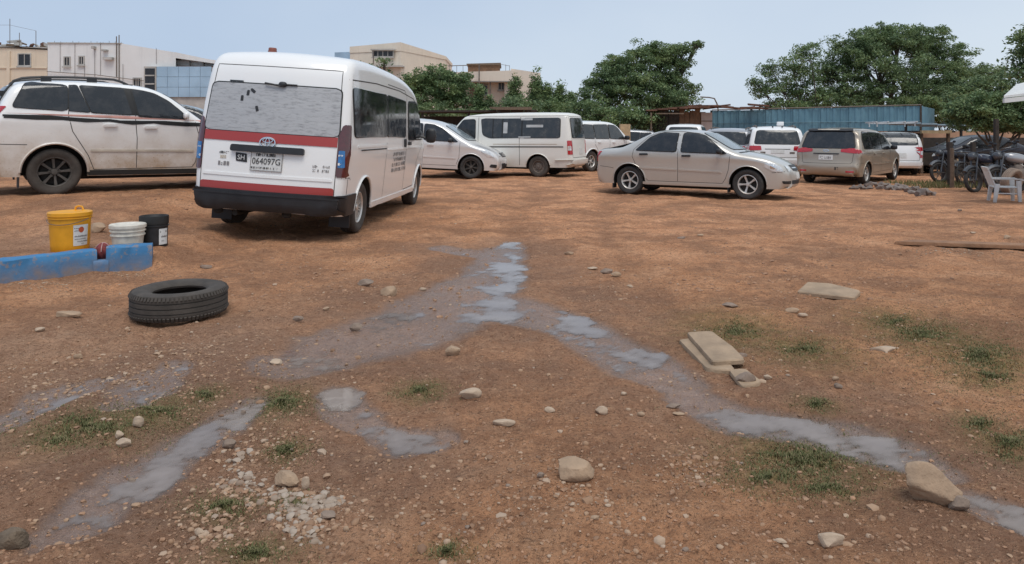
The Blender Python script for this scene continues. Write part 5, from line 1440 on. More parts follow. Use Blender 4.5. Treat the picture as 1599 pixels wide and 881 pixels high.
def slab(name, corners, th, label, cat='slab', mat='concrete', lift=0., seed=1, group=None):
    q = [ground_pt(*c_) for c_ in corners]
    ctr = sum(q, Vector()) / len(q); base = max(p_.z for p_ in q) - .012 + lift
    q2 = round_poly([(p_.x - ctr.x, p_.y - ctr.y) for p_ in q], .035)
    rd = random.Random(seed)
    n = len(q2); vs_ = []
    for z, k in ((0, 1.0), (th * .75, 1.0), (th, .975)):
        for a, b_ in q2:
            j = .010 * noise.noise((a * 9, b_ * 9, seed)) + .004 * noise.noise((a * 30, b_ * 30, z * 40 + seed))
            vs_.append((a * k + j, b_ * k + j, z + (.006 * noise.noise((a * 6, b_ * 6, seed + 3)) if z else 0)))
    fs = [(i * n + k, i * n + (k + 1) % n, (i + 1) * n + (k + 1) % n, (i + 1) * n + k) for i in range(2) for k in range(n)] + [tuple(range(n))[::-1], tuple(range(2 * n, 3 * n))]
    o = link(name, mesh(name, vs_, fs, True, 30), M[mat], None, (ctr.x, ctr.y, base))
    return tag(o, label, cat, group)
slab('concrete_slab', [(1245, 460), (1335, 470), (1345, 459), (1300, 448), (1262, 445)], .032, 'dusty concrete slab with cut corners lying alone on the dirt', seed=2)
slab('concrete_slab', [(1112, 578), (1166, 574), (1140, 550), (1110, 528), (1072, 529)], .026, 'upper slab of two broken concrete slabs lying on each other', seed=3, lift=.028)
slab('concrete_slab', [(1105, 582), (1150, 585), (1130, 560), (1090, 532), (1060, 534)], .03, 'lower slab of two broken concrete slabs lying on each other', seed=4)
slab('concrete_slab', [(1160, 612), (1190, 604), (1165, 582), (1138, 584)], .02, 'small broken piece off the end of the concrete slabs', seed=5)
slab('concrete_slab', [(1395, 384), (1640, 393), (1660, 389), (1430, 381)], .042, 'long buried concrete edge crossing the far side of the dirt', seed=6, mat='stone_dirt')

# gravel: thousands of small stones, more of them where the photograph shows stony ground
def scatter(name, n, spots, smin, smax, mat, label, seed, uniform=0.):
    rs = np.random.default_rng(seed)
    base = []
    for k in range(6):
        bm = bmesh.new(); bmesh.ops.create_icosphere(bm, subdivisions=1, radius=1)
        for v in bm.verts: v.co *= 1 + .28 * noise.noise(v.co * 1.7 + Vector((k * 3.1, 0, 0)))
        base.append((np.array([v.co for v in bm.verts]), np.array([[v.index for v in f.verts] for f in bm.faces]))); bm.free()
    V, F, off = [], [], 0
    tot = sum(s_[4] for s_ in spots)
    for i in range(n):
        if rs.random() < uniform:
            py = HZ + 75 + (674 + 40 - 75) * rs.random() ** 1.25; px = rs.uniform(-60, 1660)
        else:
            s_ = spots[rs.choice(len(spots), p=[q[4] / tot for q in spots])]
            px, py = rs.normal(s_[0], s_[2] * .6), rs.normal(s_[1], s_[3] * .6)
        if py < 285: continue
        x, y = G(px, py); x += rs.normal(0, .02)
        sz = smin + (smax - smin) * rs.random() ** 3
        z = Zg(x, y) + float(sz * .1)
        v, f = base[i % 6]
        a = rs.uniform(0, 6.28); s3 = sz * np.array((rs.uniform(.8, 1.3), rs.uniform(.7, 1.1), rs.uniform(.4, .75)))
        w = v * s3; ca, sa = math.cos(a), math.sin(a)
        w = np.stack([w[:, 0] * ca - w[:, 1] * sa + x, w[:, 0] * sa + w[:, 1] * ca + y, w[:, 2] + z], 1)
        V.append(w); F.append(f + off); off += len(v)
    me = np_mesh(name, np.concatenate(V), np.concatenate(F))
    me.polygons.foreach_set('use_smooth', [True] * len(me.polygons))
    me.set_sharp_from_angle(angle=R(50))
    o = link(name, me, mat)
    return tag(o, label, 'gravel', kind='stuff')
t = NT('mixed_gravel'); ri = t.n('NewGeometry').outputs['Random Per Island']
t.set(Base_Color=t.ramp(ri, [(0, (.18, .10, .06)), (.4, (.31, .185, .11)), (.75, (.38, .25, .16)), (.93, (.41, .30, .215)), (1, (.24, .18, .14))]), Roughness=.9)
t.bump(t.noise(t.coord(), 60., 3), .4, .004); M['gravel'] = t.m
SPOTS = [(240, 570, 190, 55, 3.2), (90, 600, 120, 50, 1.6), (60, 447, 100, 9, 1.3), (205, 427, 45, 5, 1.0), (490, 800, 42, 34, 1.8), (370, 760, 60, 45, 1.5), (420, 690, 70, 50, 1.0), (330, 830, 60, 40, .8), (880, 770, 110, 60, 1.0), (1080, 730, 60, 30, .6),
         (700, 800, 200, 70, .9), (1490, 394, 90, 5, 1.6), (960, 460, 80, 40, .5), (1160, 570, 90, 40, .5), (540, 440, 180, 40, .7), (1450, 300, 70, 12, .6), (640, 350, 120, 30, .4), (330, 540, 110, 40, .9), (1400, 520, 120, 40, .3)]
scatter('gravel', 7000, SPOTS, .003, .014, M['gravel'], 'loose gravel strewn over the red dirt yard', 3, .28)
scatter('gravel', 380, SPOTS, .009, .024, M['gravel'], 'coarse stones strewn over the red dirt yard', 4, .30)
t = NT('pale_pebbles'); ri = t.n('NewGeometry').outputs['Random Per Island']
t.set(Base_Color=t.ramp(ri, [(0, (.25, .175, .125)), (.5, (.32, .245, .185)), (1, (.39, .315, .25))]), Roughness=.88); M['pebble'] = t.m
scatter('pebbles', 300, [(470, 800, 26, 26, 2), (505, 782, 30, 14, 1.2), (440, 772, 20, 14, .5), (380, 752, 26, 20, .8), (365, 720, 12, 14, .3), (480, 838, 18, 10, .4)], .008, .022, M['pebble'], 'heap of pale rounded pebbles in the dirt', 5)
M['clod'] = simple('dirt_clods', (.33, .19, .115), .95, var=.4, scale=20, bump=.6)
scatter('dirt_clods', 9000, SPOTS, .003, .0115, M['clod'], 'crumbs and clods of red dirt', 8, .85)

MID = [(900, 340, 420, 30, 1.0), (1250, 420, 300, 60, 1.0), (350, 330, 300, 25, .8), (560, 430, 220, 50, .8)]
scatter('dirt_clods', 1500, MID, .008, .026, M['clod'], 'larger clods of red dirt over the open middle of the yard', 12, 0.)
# grass tufts
def grass():
    rs = np.random.default_rng(9)
    V, F, k = [], [], 0
    for (px, py, rx, ry, n) in GRASS:
        for _ in range(int(n * 9.0)):
            a, r_ = rs.uniform(0, 6.28), abs(rs.normal(0, 1.15))
            qx, qy = px + rx * r_ * math.cos(a), py + ry * r_ * math.sin(a)
            if noise.noise((qx * .045, qy * .09, 3.)) < rs.uniform(-.55, .05): continue
            x, y = G(qx, max(qy, 300)); z = Zg(x, y) - .004
            L_ = rs.uniform(.006, .021) * (1.3 - .6 * min(r_, 1)); w = rs.uniform(.0009, .0018) * (1 + y / 8)
            a = rs.uniform(0, 6.28); ln = rs.uniform(.2, 1.0) * L_
            dx, dy = math.cos(a) * ln, math.sin(a) * ln; nx, ny = -math.sin(a) * w, math.cos(a) * w
            V += [(x - nx, y - ny, z), (x + nx, y + ny, z), (x + dx * .4 + nx * .7, y + dy * .4 + ny * .7, z + L_ * .65), (x + dx * .4 - nx * .7, y + dy * .4 - ny * .7, z + L_ * .65), (x + dx, y + dy, z + L_ * .85)]
            F += [(k, k + 1, k + 2), (k, k + 2, k + 3), (k + 3, k + 2, k + 4)]; k += 5
    # thin fringe of grass along the foot of the far fence
    for _ in range(2600):
        y = rs.uniform(19.2, 21.5); x = rs.uniform(11.2, 17.5); z = Zg(x, y)
        L_ = rs.uniform(.05, .16); w = .012; a = rs.uniform(0, 6.28); dx, dy = math.cos(a) * L_ * .4, math.sin(a) * L_ * .4
        V += [(x - w, y, z), (x + w, y, z), (x + dx, y + dy, z + L_)]; F += [(k, k + 1, k + 2)]; k += 3
    return np.array(V), np.array(F)
t = NT('grass_blades'); ri = t.n('NewGeometry').outputs['Random Per Island']
t.set(Base_Color=t.ramp(ri, [(0, (.075, .088, .030)), (.5, (.12, .125, .048)), (.8, (.185, .16, .075)), (1, (.28, .21, .12))]), Roughness=.7, Specular_IOR_Level=.25); M['grass'] = t.m
v, f = grass()
go = link('grass', np_mesh('grass', v, f), M['grass']); tag(go, 'thin tufts of short green grass in the red dirt', 'grass', kind='stuff')

# ------------------------------------------------------------------ white plastic chair, grey debris, fence by the navy cars
M['chair'] = simple('weathered_white_plastic', (.60, .59, .565), .5, var=.15, scale=7)
g_ = ground_pt(1568, 314)
ch = empty('plastic_chair', (g_.x, g_.y, g_.z - .005), R(-20), 'weathered white plastic armchair standing on the dirt by the motorbikes', 'chair')
ch.scale = (.9, .9, .9)   # the chair faces +x
def leg(x, y, x2, y2, top):
    mb = MB()
    vs_ = [Vector((x + a * .030, y + b_ * .030, 0)) for a, b_ in ((-1, -1), (1, -1), (1, 1), (-1, 1))] + [Vector((x2 + a * .045, y2 + b_ * .035, top)) for a, b_ in ((-1, -1), (1, -1), (1, 1), (-1, 1))]
    mb.add(vs_, [(3, 2, 1, 0), (4, 5, 6, 7), (0, 1, 5, 4), (1, 2, 6, 5), (2, 3, 7, 6), (3, 0, 4, 7)])
    link('leg', bevel(mb.mesh('leg'), .008), M['chair'], ch)
for y in (-.25, .25):
    leg(.24, y, .22, y * .96, .50); leg(-.24, y, -.18, y * .92, .42)
    mb = MB(); mb.box((-.30, y - .032, .52), (.28, y + .032, .545)); mb.box((.24, y - .03, .50), (.32, y + .03, .53)); link('armrest', bevel(mb.mesh('armrest'), .008), M['chair'], ch)
mb = MB(); mb.box((-.24, -.24, .33), (.24, .24, .355)); link('seat', bevel(mb.mesh('seat'), .01), M['chair'], ch)
mb = MB(); mb.box((-.2, -.255, .20), (.22, -.235, .225)); mb.build('stretcher', M['chair'], ch)
Mb = Matrix.Translation((-.22, 0, .36)) @ Matrix.Rotation(R(-20), 4, 'Y')
for i in range(5):
    mb = MB(); y = -.2 + .1 * i; mb.box((-.012, y - .034, .02), (.012, y + .034, .40), Mb); mb.build('back_slat', M['chair'], ch)
mb = MB(); mb.box((-.015, -.25, .38), (.015, .25, .46), Mb); mb.box((-.015, -.25, 0), (.015, -.215, .40), Mb); mb.box((-.015, .215, 0), (.015, .25, .40), Mb); mb.build('backrest', M['chair'], ch)
for k, (px, py, lean) in enumerate(((1592, 306, 12), (1606, 301, 16))):
    g_ = ground_pt(px, py)
    me = wheel_meshes(wk('saloon', .315, .195, .205, 5, .036, M['tyre'], M['alloy']))[0].copy(); me.materials.clear()
    o = link('old_tyre', me, M['stone_grey'] if k == 0 else M['tyre_dusty'], None, (g_.x, g_.y + .25, g_.z + .31), (R(lean), R(10), R(28)))
    tag(o, ('dust-covered tyre leaning beside the white plastic chair', 'dark tyre leaning behind the dust-covered tyre')[k], 'tyre')
# heap of grey roots and rags
t_ = simple('dusty_grey_debris', (.21, .175, .155), .95, var=.35, scale=10, bump=.8)
g_ = ground_pt(1395, 298)
for k in range(9):
    rd = random.Random(k + 40)
    px = (1345, 1362, 1378, 1388, 1400, 1410, 1424, 1436, 1446)[k]; py = (296, 293, 292, 297, 294, 298, 300, 304, 306)[k]
    q = ground_pt(px, py)
    mb = MB(); a = rd.uniform(-.5, .5); ln = rd.uniform(.35, .6)
    pts = [Vector((q.x + ln * (u - .5) * math.cos(a), q.y + ln * (u - .5) * math.sin(a), Zg(q.x, q.y) + .03 + .08 * math.sin(u * PI) * rd.random() + .02 * rd.random())) for u in np.linspace(0, 1, 8)]
    mb.tube(pts, [.02 + .05 * abs(math.sin(i * 1.3 + k)) for i in range(8)], 7)
    for v_ in mb.v: v_ += Vector((noise.noise(v_ * 9), noise.noise(v_ * 9 + Vector((5, 0, 0))), .6 * noise.noise(v_ * 9 + Vector((0, 7, 0))))) * .075
    o = mb.build('debris_piece', t_, None, True, 30)
    tag(o, 'twisted grey piece of debris in the heap by the bronze people carrier', 'debris', 'grey debris heap')

M['wood'] = simple('grey_brown_timber', (.16, .11, .075), .9, var=.35, scale=10, bump=.5)
M['wood_dark'] = simple('dark_old_timber', (.045, .035, .028), .9, var=.4, scale=8, bump=.5)
M['wood_tan'] = simple('tan_board', (.40, .29, .17), .85, var=.25, scale=6)
# rail fence
def post(px, py0, Y, top_py, r_, mat, label, name='fence_post', cat='post', lean=0):
    b_ = P(px, 207, Y); z = Zg(b_.x, b_.y); top = P(px, top_py, Y).z - z
    mb = MB(); mb.tube([(0, 0, -.1), (lean * .5 + .01, 0, top * .5), (lean, 0, top)], [r_, r_ * .93, r_ * .85], 8)
    return tag(mb.build(name, mat, None, True, 50, (b_.x, b_.y, z)), label, cat)
pf = empty('rail_fence', (*P(1530, 207, 20).xy, Zg(*P(1530, 207, 20).xy)), 0, 'dark rail fence in front of the motorbikes', 'fence')
for px in (1484, 1520, 1556):
    b_ = P(px, 207, 20); MB().box((-.05, -.05, -.1), (.05, .05, 1.25 if px != 1556 else 1.9)).build('post', M['wood_dark'], pf, loc=(b_.x - pf.location.x, 0, 0))
for z in (.30, .48, .66, .95):
    MB().tube([(P(1484, 207, 20).x - pf.location.x, -.06, z), (P(1525, 207, 20).x - pf.location.x, -.07, z + .015), (P(1620, 207, 20).x - pf.location.x, -.06, z)], .014, 6).build('rail', M['wood_dark'], pf)
for i in range(26):
    x = P(1486 + i * 3.0, 207, 20).x - pf.location.x
    MB().tube([(x, -.04, .05), (x + .01, -.04, .66)], .006, 5).build('wire', M['wood_dark'], pf)
b_ = ground_pt(1480, 284)
bl = MB().lathe([(.001, .62), (.15, .6), (.17, .55), (.17, .1), (.19, .0), (.19, -.05)], 16).build('oil_drum', M['navy'], None, True, 40, b_); tag(bl, 'small black drum standing at the end of the rail fence', 'drum')
post(1487, 0, 19.2, 232, .055, M['wood'], 'grey timber post standing behind the small black drum')
o = MB().tube([(0, 0, -.02), (.03, .1, .5), (-.22, .2, 1.15)], .022, 6).build('leaning_pole', M['wood_tan'], None, True, 50, ground_pt(1500, 279)); tag(o, 'thin tan pole leaning on the rail fence', 'pole')

# ================================================================== background: sheds, wall, buildings
# blue corrugated sheet wall, sheet by sheet
t = NT('faded_blue_sheet'); c = t.coord()
n_ = t.noise(c, 1.2, 5); st_ = t.noise(t.coord('Object', (6, 6, .35)), 3., 5, .7)
bcol = t.mix(t.ramp(n_, [(.3, 0), (.7, 1)]), (.085, .190, .255), (.125, .255, .325))
t.set(Base_Color=t.mix(t.math('MULTIPLY', t.ramp(st_, [(.55, 0), (.75, 1)]), .6), bcol, (.045, .055, .055)), Roughness=.55, Metallic=.1); M['bsheet'] = t.m
bw = empty('sheet_wall', (P(1112, 207, 41).x, 41, 0), 0, 'long wall of faded blue corrugated metal sheets', 'wall')
A, B = P(1112, 173, 41), P(1438, 165, 39)
nS = 15
def corr(a, b_, zt0, zt1, parent, mat, name='sheet', z0=-.3, pitch=.16, amp=.022):
    a, b_ = Vector((a.x, a.y, 0)), Vector((b_.x, b_.y, 0)); d = b_ - a; L_ = d.length; d.normalize(); q = Vector((d.y, -d.x, 0))
    n = max(4, int(L_ / pitch * 6)); vs_ = []
    for i in range(n + 1):
        u = i / n; off = q * (amp * math.copysign(min(1, abs(math.sin(u * L_ / pitch * PI)) * 1.8), math.sin(u * L_ / pitch * PI)))
        for z in (z0, zt0 + (zt1 - zt0) * u): vs_.append(a + d * L_ * u + off + Vector((0, 0, z)) - parent.location)
    return link(name, mesh(name, vs_, [(2 * i, 2 * i + 2, 2 * i + 3, 2 * i + 1) for i in range(n)], False), mat, parent)
for i in range(nS):
    u0, u1 = i / nS, (i + 1) / nS + .012
    a, b_ = A.lerp(B, u0), A.lerp(B, u1)
    a.y += .06 * (i % 2); b_.y += .06 * (i % 2)
    corr(a, b_, a.z + random.uniform(-.03, .03), b_.z + random.uniform(-.03, .03), bw, M['bsheet'])
B2 = P(1459, 166, 42); corr(B, B2, B.z - .02, P(1459, 170, 42).z, bw, M['bsheet'])
for i in range(nS + 1):
    a = A.lerp(B, i / nS) - bw.location
    if i % 3 == 0: MB().box((a.x - .05, a.y + .05, -.3), (a.x + .05, a.y + .15, a.z + .02)).build('post', M['wood_dark'], bw)
rA, rB = A - bw.location, B - bw.location
MB().tube([rA + Vector((0, -.04, .04)), rB + Vector((0, -.04, .04))], .035, 6).build('capping', M['steel'], bw)
MB().tube([rA + Vector((0, -.05, -.72)), rB + Vector((0, -.05, -.85))], .018, 6).build('rail', M['bsheet'], bw)
MB().box((rB.x - .06, rB.y - .06, -.3), (rB.x + .04, rB.y + .02, rB.z + .05)).build('corner_post', M['wood_dark'], bw)

# rusty timber shed left of the blue wall
M['rust'] = simple('rusty_sheet', (.13, .060, .038), .85, var=.5, scale=4, bump=.4)
M['planks'] = simple('brown_planks', (.17, .095, .055), .9, var=.4, scale=5, bump=.4)
M['poster'] = simple('faded_pink_board', (.45, .36, .32), .8, var=.15, scale=5)
Ys = 40.5
sh = empty('timber_shed', (P(1065, 207, Ys).x, Ys, 0), 0, 'rusty-roofed timber shed adjoining the blue sheet wall', 'shed')
def rel(px, py, Y): v = P(px, py, Y); return Vector((v.x - sh.location.x, v.y - sh.location.y, v.z))
for i, px in enumerate(np.linspace(1020, 1094, 10)):
    a, b_ = rel(px, 175, Ys), rel(px + 7.8, 175, Ys)
    MB().box((a.x, -.04 - .03 * (i % 2), -.2), (b_.x, .03, a.z + .08 * (i % 3))).build('plank', M['wood_dark'] if i < 5 else M['planks'], sh)
a, b_ = rel(1095, 176, Ys), rel(1112, 176, Ys); MB().box((a.x, -.09, -.2), (b_.x, .02, a.z)).build('board', M['poster'], sh)
MB().box((rel(1095, 0, Ys).x, -.11, rel(0, 190, Ys).z), (rel(1112, 0, Ys).x, -.09, rel(0, 188.5, Ys).z)).build('board_rail', M['wood'], sh)
for i in range(7):
    a = rel(1010 + i * 16, 172 - i * .9, Ys - 1); b_ = rel(1025.5 + i * 16, 171 - i * .9, Ys - 1)
    MB().box((a.x, -1.2, a.z - .02), (b_.x + .05, 2.0, a.z + .06), Matrix.Rotation(R(-1 + (i % 3)), 4, 'Y')).build('roof_sheet', M['rust'], sh)
for k in range(16):
    rd = random.Random(k); a = rel(rd.uniform(1050, 1195), rd.uniform(165, 169.5), Ys - .5)
    MB().box((-rd.uniform(.3, .9), -.2, -.04), (rd.uniform(.3, .9), .2, .05), Matrix.Translation(a) @ Matrix.Rotation(rd.uniform(-.12, .12), 4, 'Y') @ Matrix.Rotation(rd.uniform(-.5, .5), 4, 'Z')).build('scrap_sheet', M['rust'], sh)
MB().tube([rel(1017, 207, Ys - 1.2) + Vector((0, 0, -1.5)), rel(1017, 176, Ys - 1.2)], .06, 6).build('post', M['wood'], sh)
MB().box((rel(1018, 0, Ys).x, -1.25, rel(0, 178.5, Ys - 1).z), (rel(1060, 0, Ys).x, -1.15, rel(0, 176.8, Ys - 1).z)).build('eave_beam', M['wood'], sh)
o = MB().box((-.28, -.2, -.2), (.28, .2, P(0, 194, 34).z)).build('timber_post', M['wood_tan'], None, loc=(P(976, 207, 34).x, 34, 0)); o.scale = (.85, 1, 1); tag(o, 'thick tan timber post beside the white sport-utility car', 'post')

# dark lean-to behind the minibuses
lt = empty('lean_to', (P(740, 207, 36).x, 36, 0), 0, 'dark flat-roofed lean-to behind the old minibus', 'shed')
for i in range(9):
    a = P(655 + i * 20.5, 176 - .1 * i, 36); b_ = P(655 + (i + 1) * 20.3, 176, 36)
    MB().box((a.x - lt.location.x, -1.5, a.z - .02), (b_.x - lt.location.x, 1.2, a.z + .07)).build('roof_sheet', M['wood_dark'], lt)
for px in (665, 735, 830): MB().box((P(px, 0, 36).x - lt.location.x - .06, -1.3, -.2), (P(px, 0, 36).x - lt.location.x + .06, -1.2, 2.3)).build('post', M['wood_dark'], lt)
MB().box((P(655, 0, 36).x - lt.location.x, .9, -.2), (P(835, 0, 36).x - lt.location.x, 1.0, 2.2)).build('back_wall', M['wood_dark'], lt)
a = P(774, 171, 33.5); b_ = P(831, 166, 33.5)
for i in range(4):
    o_ = MB().box((a.x - lt.location.x - .1 * i, -2.6 + i * .3, a.z - .02 + .03 * i), (b_.x - lt.location.x, -2.4 + i * .3, a.z + .06 + .03 * i)).build('plank', M['wood'], lt)
for px in (780, 826): MB().box((P(px, 0, 33.5).x - lt.location.x - .05, -2.5, -.2), (P(px, 0, 33.5).x - lt.location.x + .05, -2.4, a.z)).build('post', M['wood_dark'], lt)

# timber stall and awning on the right
sl = empty('market_stall', (P(1465, 207, 27).x, 27, -.1), 0, 'dark timber stall with a tan roof board beside the white minibus', 'stall')
def srel(px, py, Y): v = P(px, py, Y); return v - sl.location
a, b_ = srel(1440, 208, 26), srel(1487, 208, 26)
MB().box((a.x, a.y, a.z - .01), (b_.x, a.y + .12, a.z + .10), None).build('roof_board', M['wood_tan'], sl)
MB().box((a.x - .1, a.y + .12, a.z + .02), (b_.x + .2, a.y + 2.2, a.z + .09)).build('roof', M['wood_dark'], sl)
MB().box((a.x, a.y + 2.0, -.2), (b_.x, a.y + 2.1, a.z)).build('back_wall', M['wood_dark'], sl)
MB().box((a.x, a.y + .2, .25), (b_.x - .1, a.y + .5, .72)).build('counter', M['wood_dark'], sl)
for x in (a.x + .03, b_.x - .08): MB().box((x, a.y + .12, -.2), (x + .09, a.y + .22, a.z)).build('post', M['wood'], sl)
aw = empty('sheet_awning', (P(1430, 207, 31).x, 31, 0), 0, 'pale metal awning sheet in front of the blue wall end', 'awning')
for i in range(4):
    a, b_ = P(1395 + i * 24, 193 + i * 1.3, 31) - aw.location, P(1418 + i * 24, 194 + i * 1.3, 31) - aw.location
    MB().box((a.x, -1.0, a.z - .02), (b_.x, 1.6, a.z + .04)).build('sheet', simple('pale_blue_grey_sheet', (.26, .33, .37), .5), aw)
for px in (1400, 1484): MB().box((P(px, 0, 31).x - aw.location.x - .04, -.8, -.3), (P(px, 0, 31).x - aw.location.x + .04, -.72, 1.7)).build('post', M['wood_dark'], aw)
o = MB().box((-8, -.15, -.5), (8, .15, 1.62)).build('mud_wall', simple('tan_mud_wall', (.42, .25, .16), .9, var=.2, scale=1.5, bump=.4), None, loc=(P(1590, 0, 33).x, 33, -.2)); tag(o, 'low tan mud wall behind the navy saloon', 'wall')
o = MB().box((-5.5, -.15, -.5), (5.5, .15, 1.35)).build('dark_fence', M['wood_dark'], None, loc=(P(1590, 0, 29).x, 29, -.2)); tag(o, 'dark weathered board fence in front of the tan mud wall', 'fence')
# white eave of a roof on the right edge
ev = empty('canopy_roof', (*P(1599, 207, 13).xy, 0), 0, 'white pitched canopy roof corner jutting in by the low tree', 'roof')
a = P(1594, 153, 13); b_ = P(1622, 131, 13)
ex, ez0, ez1 = P(1568, 152, 12.8).x - ev.location.x, a.z, b_.z
cx2 = P(1588, 0, 14).x - ev.location.x
mb = MB(); vs_ = [(ex, 0, ez0), (3, 0, ez0 - .05 + .2), (3, 0, ez1 + .55), (.05, .6, ez1), (ex, 0, ez0 + .02), (ex, 2.5, ez0), (3, 2.5, ez0), ]
mb.add([(ex, -.2, ez0 + .03), (3.2, -.6, ez0 + .45), (3.2, 1.2, ez1 + .7), (cx2, 1.0, ez1 + .06), (ex, -.2, ez0 - .01), (3.2, -.6, ez0 + .41), (3.2, 1.2, ez1 + .66), (cx2, 1.0, ez1 + .02)], [(0, 1, 2, 3), (7, 6, 5, 4), (0, 4, 5, 1), (1, 5, 6, 2), (2, 6, 7, 3), (3, 7, 4, 0)])
M['white_roof'] = simple('white_roof_sheet', (.62, .62, .60), .6, var=.1)
mb.build('roof_sheet', M['white_roof'], ev)
mb = MB(); mb.add([(ex, -.22, ez0 - .10), (3.2, -.62, ez0 + .32), (3.2, -.62, ez0 + .40), (ex, -.22, ez0 - .02), (ex, -.17, ez0 - .10), (3.2, -.57, ez0 + .32), (3.2, -.57, ez0 + .40), (ex, -.17, ez0 - .02)], [(0, 1, 2, 3), (7, 6, 5, 4), (0, 4, 5, 1), (1, 5, 6, 2), (2, 6, 7, 3), (3, 7, 4, 0)])
mb.build('fascia', M['white_roof'], ev)
MB().box((2.6, .1, -.3), (2.72, .22, ez0 + .42)).build('post', M['white_roof'], ev)

# lamp post seen against the sky
o = MB().tube([P(1122, 207, 60) * 1, P(1122, 172, 60), P(1120, 162, 60), P(1116, 154, 60), P(1108, 152.3, 60), P(1094, 151.5, 60)], .06, 6).build('street_lamp', M['steel'], None, True)
o.location.z = 0; tag(o, 'thin curved street lamp behind the timber shed', 'street lamp')

# ------------------------------------------------------------------ buildings
def stucco(name, col, stain=.5):
    t = NT(name); c = t.coord()
    n1 = t.noise(c, .5, 6, .65); run = t.noise(t.coord('Object', (1.2, 1.2, .12)), 2.2, 6, .7); sp = t.noise(c, 6., 6, .75)
    b_ = t.mix(t.ramp(n1, [(.3, 0), (.7, 1)]), tuple(x * .88 for x in col), col)
    b_ = t.mix(t.math('MULTIPLY', t.ramp(run, [(.52, 0), (.75, 1)]), stain), b_, tuple(x * .45 for x in col))
    b_ = t.mix(t.math('MULTIPLY', t.ramp(sp, [(.62, 0), (.72, 1)]), stain * .6), b_, tuple(x * .55 for x in col))
    t.set(Base_Color=b_, Roughness=.9); t.bump(sp, .3, .03); return t.m
M['cream'] = stucco('cream_stucco', (.71, .59, .45), .4); M['offwhite'] = stucco('off_white_stucco', (.74, .73, .71), .22); M['beige'] = stucco('beige_stucco', (.75, .66, .545), .35); M['pinkish'] = stucco('pale_peach_stucco', (.77, .66, .55), .3)
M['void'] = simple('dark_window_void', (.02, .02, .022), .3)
M['conc'] = simple('grey_concrete', (.40, .38, .35), .9, var=.2, scale=2)
M['bpanel'] = simple('pale_blue_panel', (.32, .45, .57), .35, var=.15, scale=.6)
class Bld:
    def __init__(s, name, label, Y, px0): s.Y = Y; s.o = empty(name, (P(px0, 207, Y).x, Y, 0), 0, label, 'building')
    def v(s, px, py, dy=0.): p = P(px, py, s.Y); return Vector((p.x - s.o.location.x, dy, p.z))
    def block(s, name, px0, px1, pyt, mat, depth=8., dy=0., pyt1=None, pyb=None):
        a, b_ = s.v(px0, pyt), s.v(px1, pyt if pyt1 is None else pyt1); z0 = -.5 if pyb is None else s.v(0, pyb).z
        mb = MB(); vs_ = [(a.x, dy, z0), (b_.x, dy, z0), (b_.x, dy + depth, z0), (a.x, dy + depth, z0), (a.x, dy, a.z), (b_.x, dy, b_.z), (b_.x, dy + depth, b_.z), (a.x, dy + depth, a.z)]
        mb.add(vs_, [(3, 2, 1, 0), (4, 5, 6, 7), (0, 1, 5, 4), (1, 2, 6, 5), (2, 3, 7, 6), (3, 0, 4, 7)])
        return mb.build(name, mat, s.o)
    def window(s, px0, px1, py0, py1, dy=0., frame=None, bars=1):
        a, b_ = s.v(px0, py1), s.v(px1, py0)
        w = MB(); fw = .07
        for q in (((a.x - fw, dy - .05, a.z - fw), (b_.x + fw, dy + .02, a.z)), ((a.x - fw, dy - .05, b_.z), (b_.x + fw, dy + .02, b_.z + fw)), ((a.x - fw, dy - .05, a.z), (a.x, dy + .02, b_.z)), ((b_.x, dy - .05, a.z), (b_.x + fw, dy + .02, b_.z))): w.box(*q)
        for k in range(bars):
            x = a.x + (b_.x - a.x) * (k + 1) / (bars + 1); w.box((x - .025, dy - .04, a.z), (x + .025, dy + .015, b_.z))
        o = w.build('window', frame or M['conc'], s.o)
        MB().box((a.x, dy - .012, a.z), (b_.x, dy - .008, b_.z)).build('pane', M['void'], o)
        MB().box((a.x - .12, dy - .12, a.z - .16), (b_.x + .12, dy - .055, a.z - .075)).build('sill', M['conc'], o)
    def pole(s, px, py0, py1, r_=.05, dy=.4, mat=None, name='pole'): MB().tube([s.v(px, py0, dy), s.v(px, py1, dy)], r_, 6).build(name, mat or M['steel'], s.o)
# cream house far left
b = Bld('cream_building', 'cream building with a dark window and scrap on its roof behind the muddy people carrier', 53, 30)
b.block('wall', -40, 74, 73, M['cream'], 9, pyt1=78)
b.block('roof_edge', -42, 75, 70.5, M['conc'], 9.2, -.12, 76, 74); b.window(30, 48, 85, 102); b.block('string_course', -40, 74, 104, M['cream'], .1, -.08, 106, 107); b.block('pilaster', 12, 17, 80, M['cream'], .12, -.1)
rd = random.Random(3)
for k in range(26):
    a = b.v(rd.uniform(-20, 70), 0); px_ = rd.uniform(-20, 72); a = b.v(px_, 66 + .07 * px_ + rd.uniform(-9, 6) * (1 - .007 * max(px_, 0)), rd.uniform(.3, 3))
    MB().box((-rd.uniform(.1, .5), -.12, -.05), (rd.uniform(.1, .5), .12, rd.uniform(.04, .2)), Matrix.Translation(a) @ Matrix.Rotation(rd.uniform(-.5, .5), 4, 'Y') @ Matrix.Rotation(rd.uniform(-1, 1), 4, 'Z')).build('roof_scrap', rd.choice((M['rust'], M['conc'], M['offwhite'], M['wood'])), b.o)
for px in (10, 25, 51): b.pole(px, 72, {10: 28, 25: 50, 51: 47}[px], .022)
MB().tube([b.v(-30, 38, .4), b.v(10, 38, .4), b.v(51, 47, .4)], .01, 5).build('wire', M['steel'], b.o)
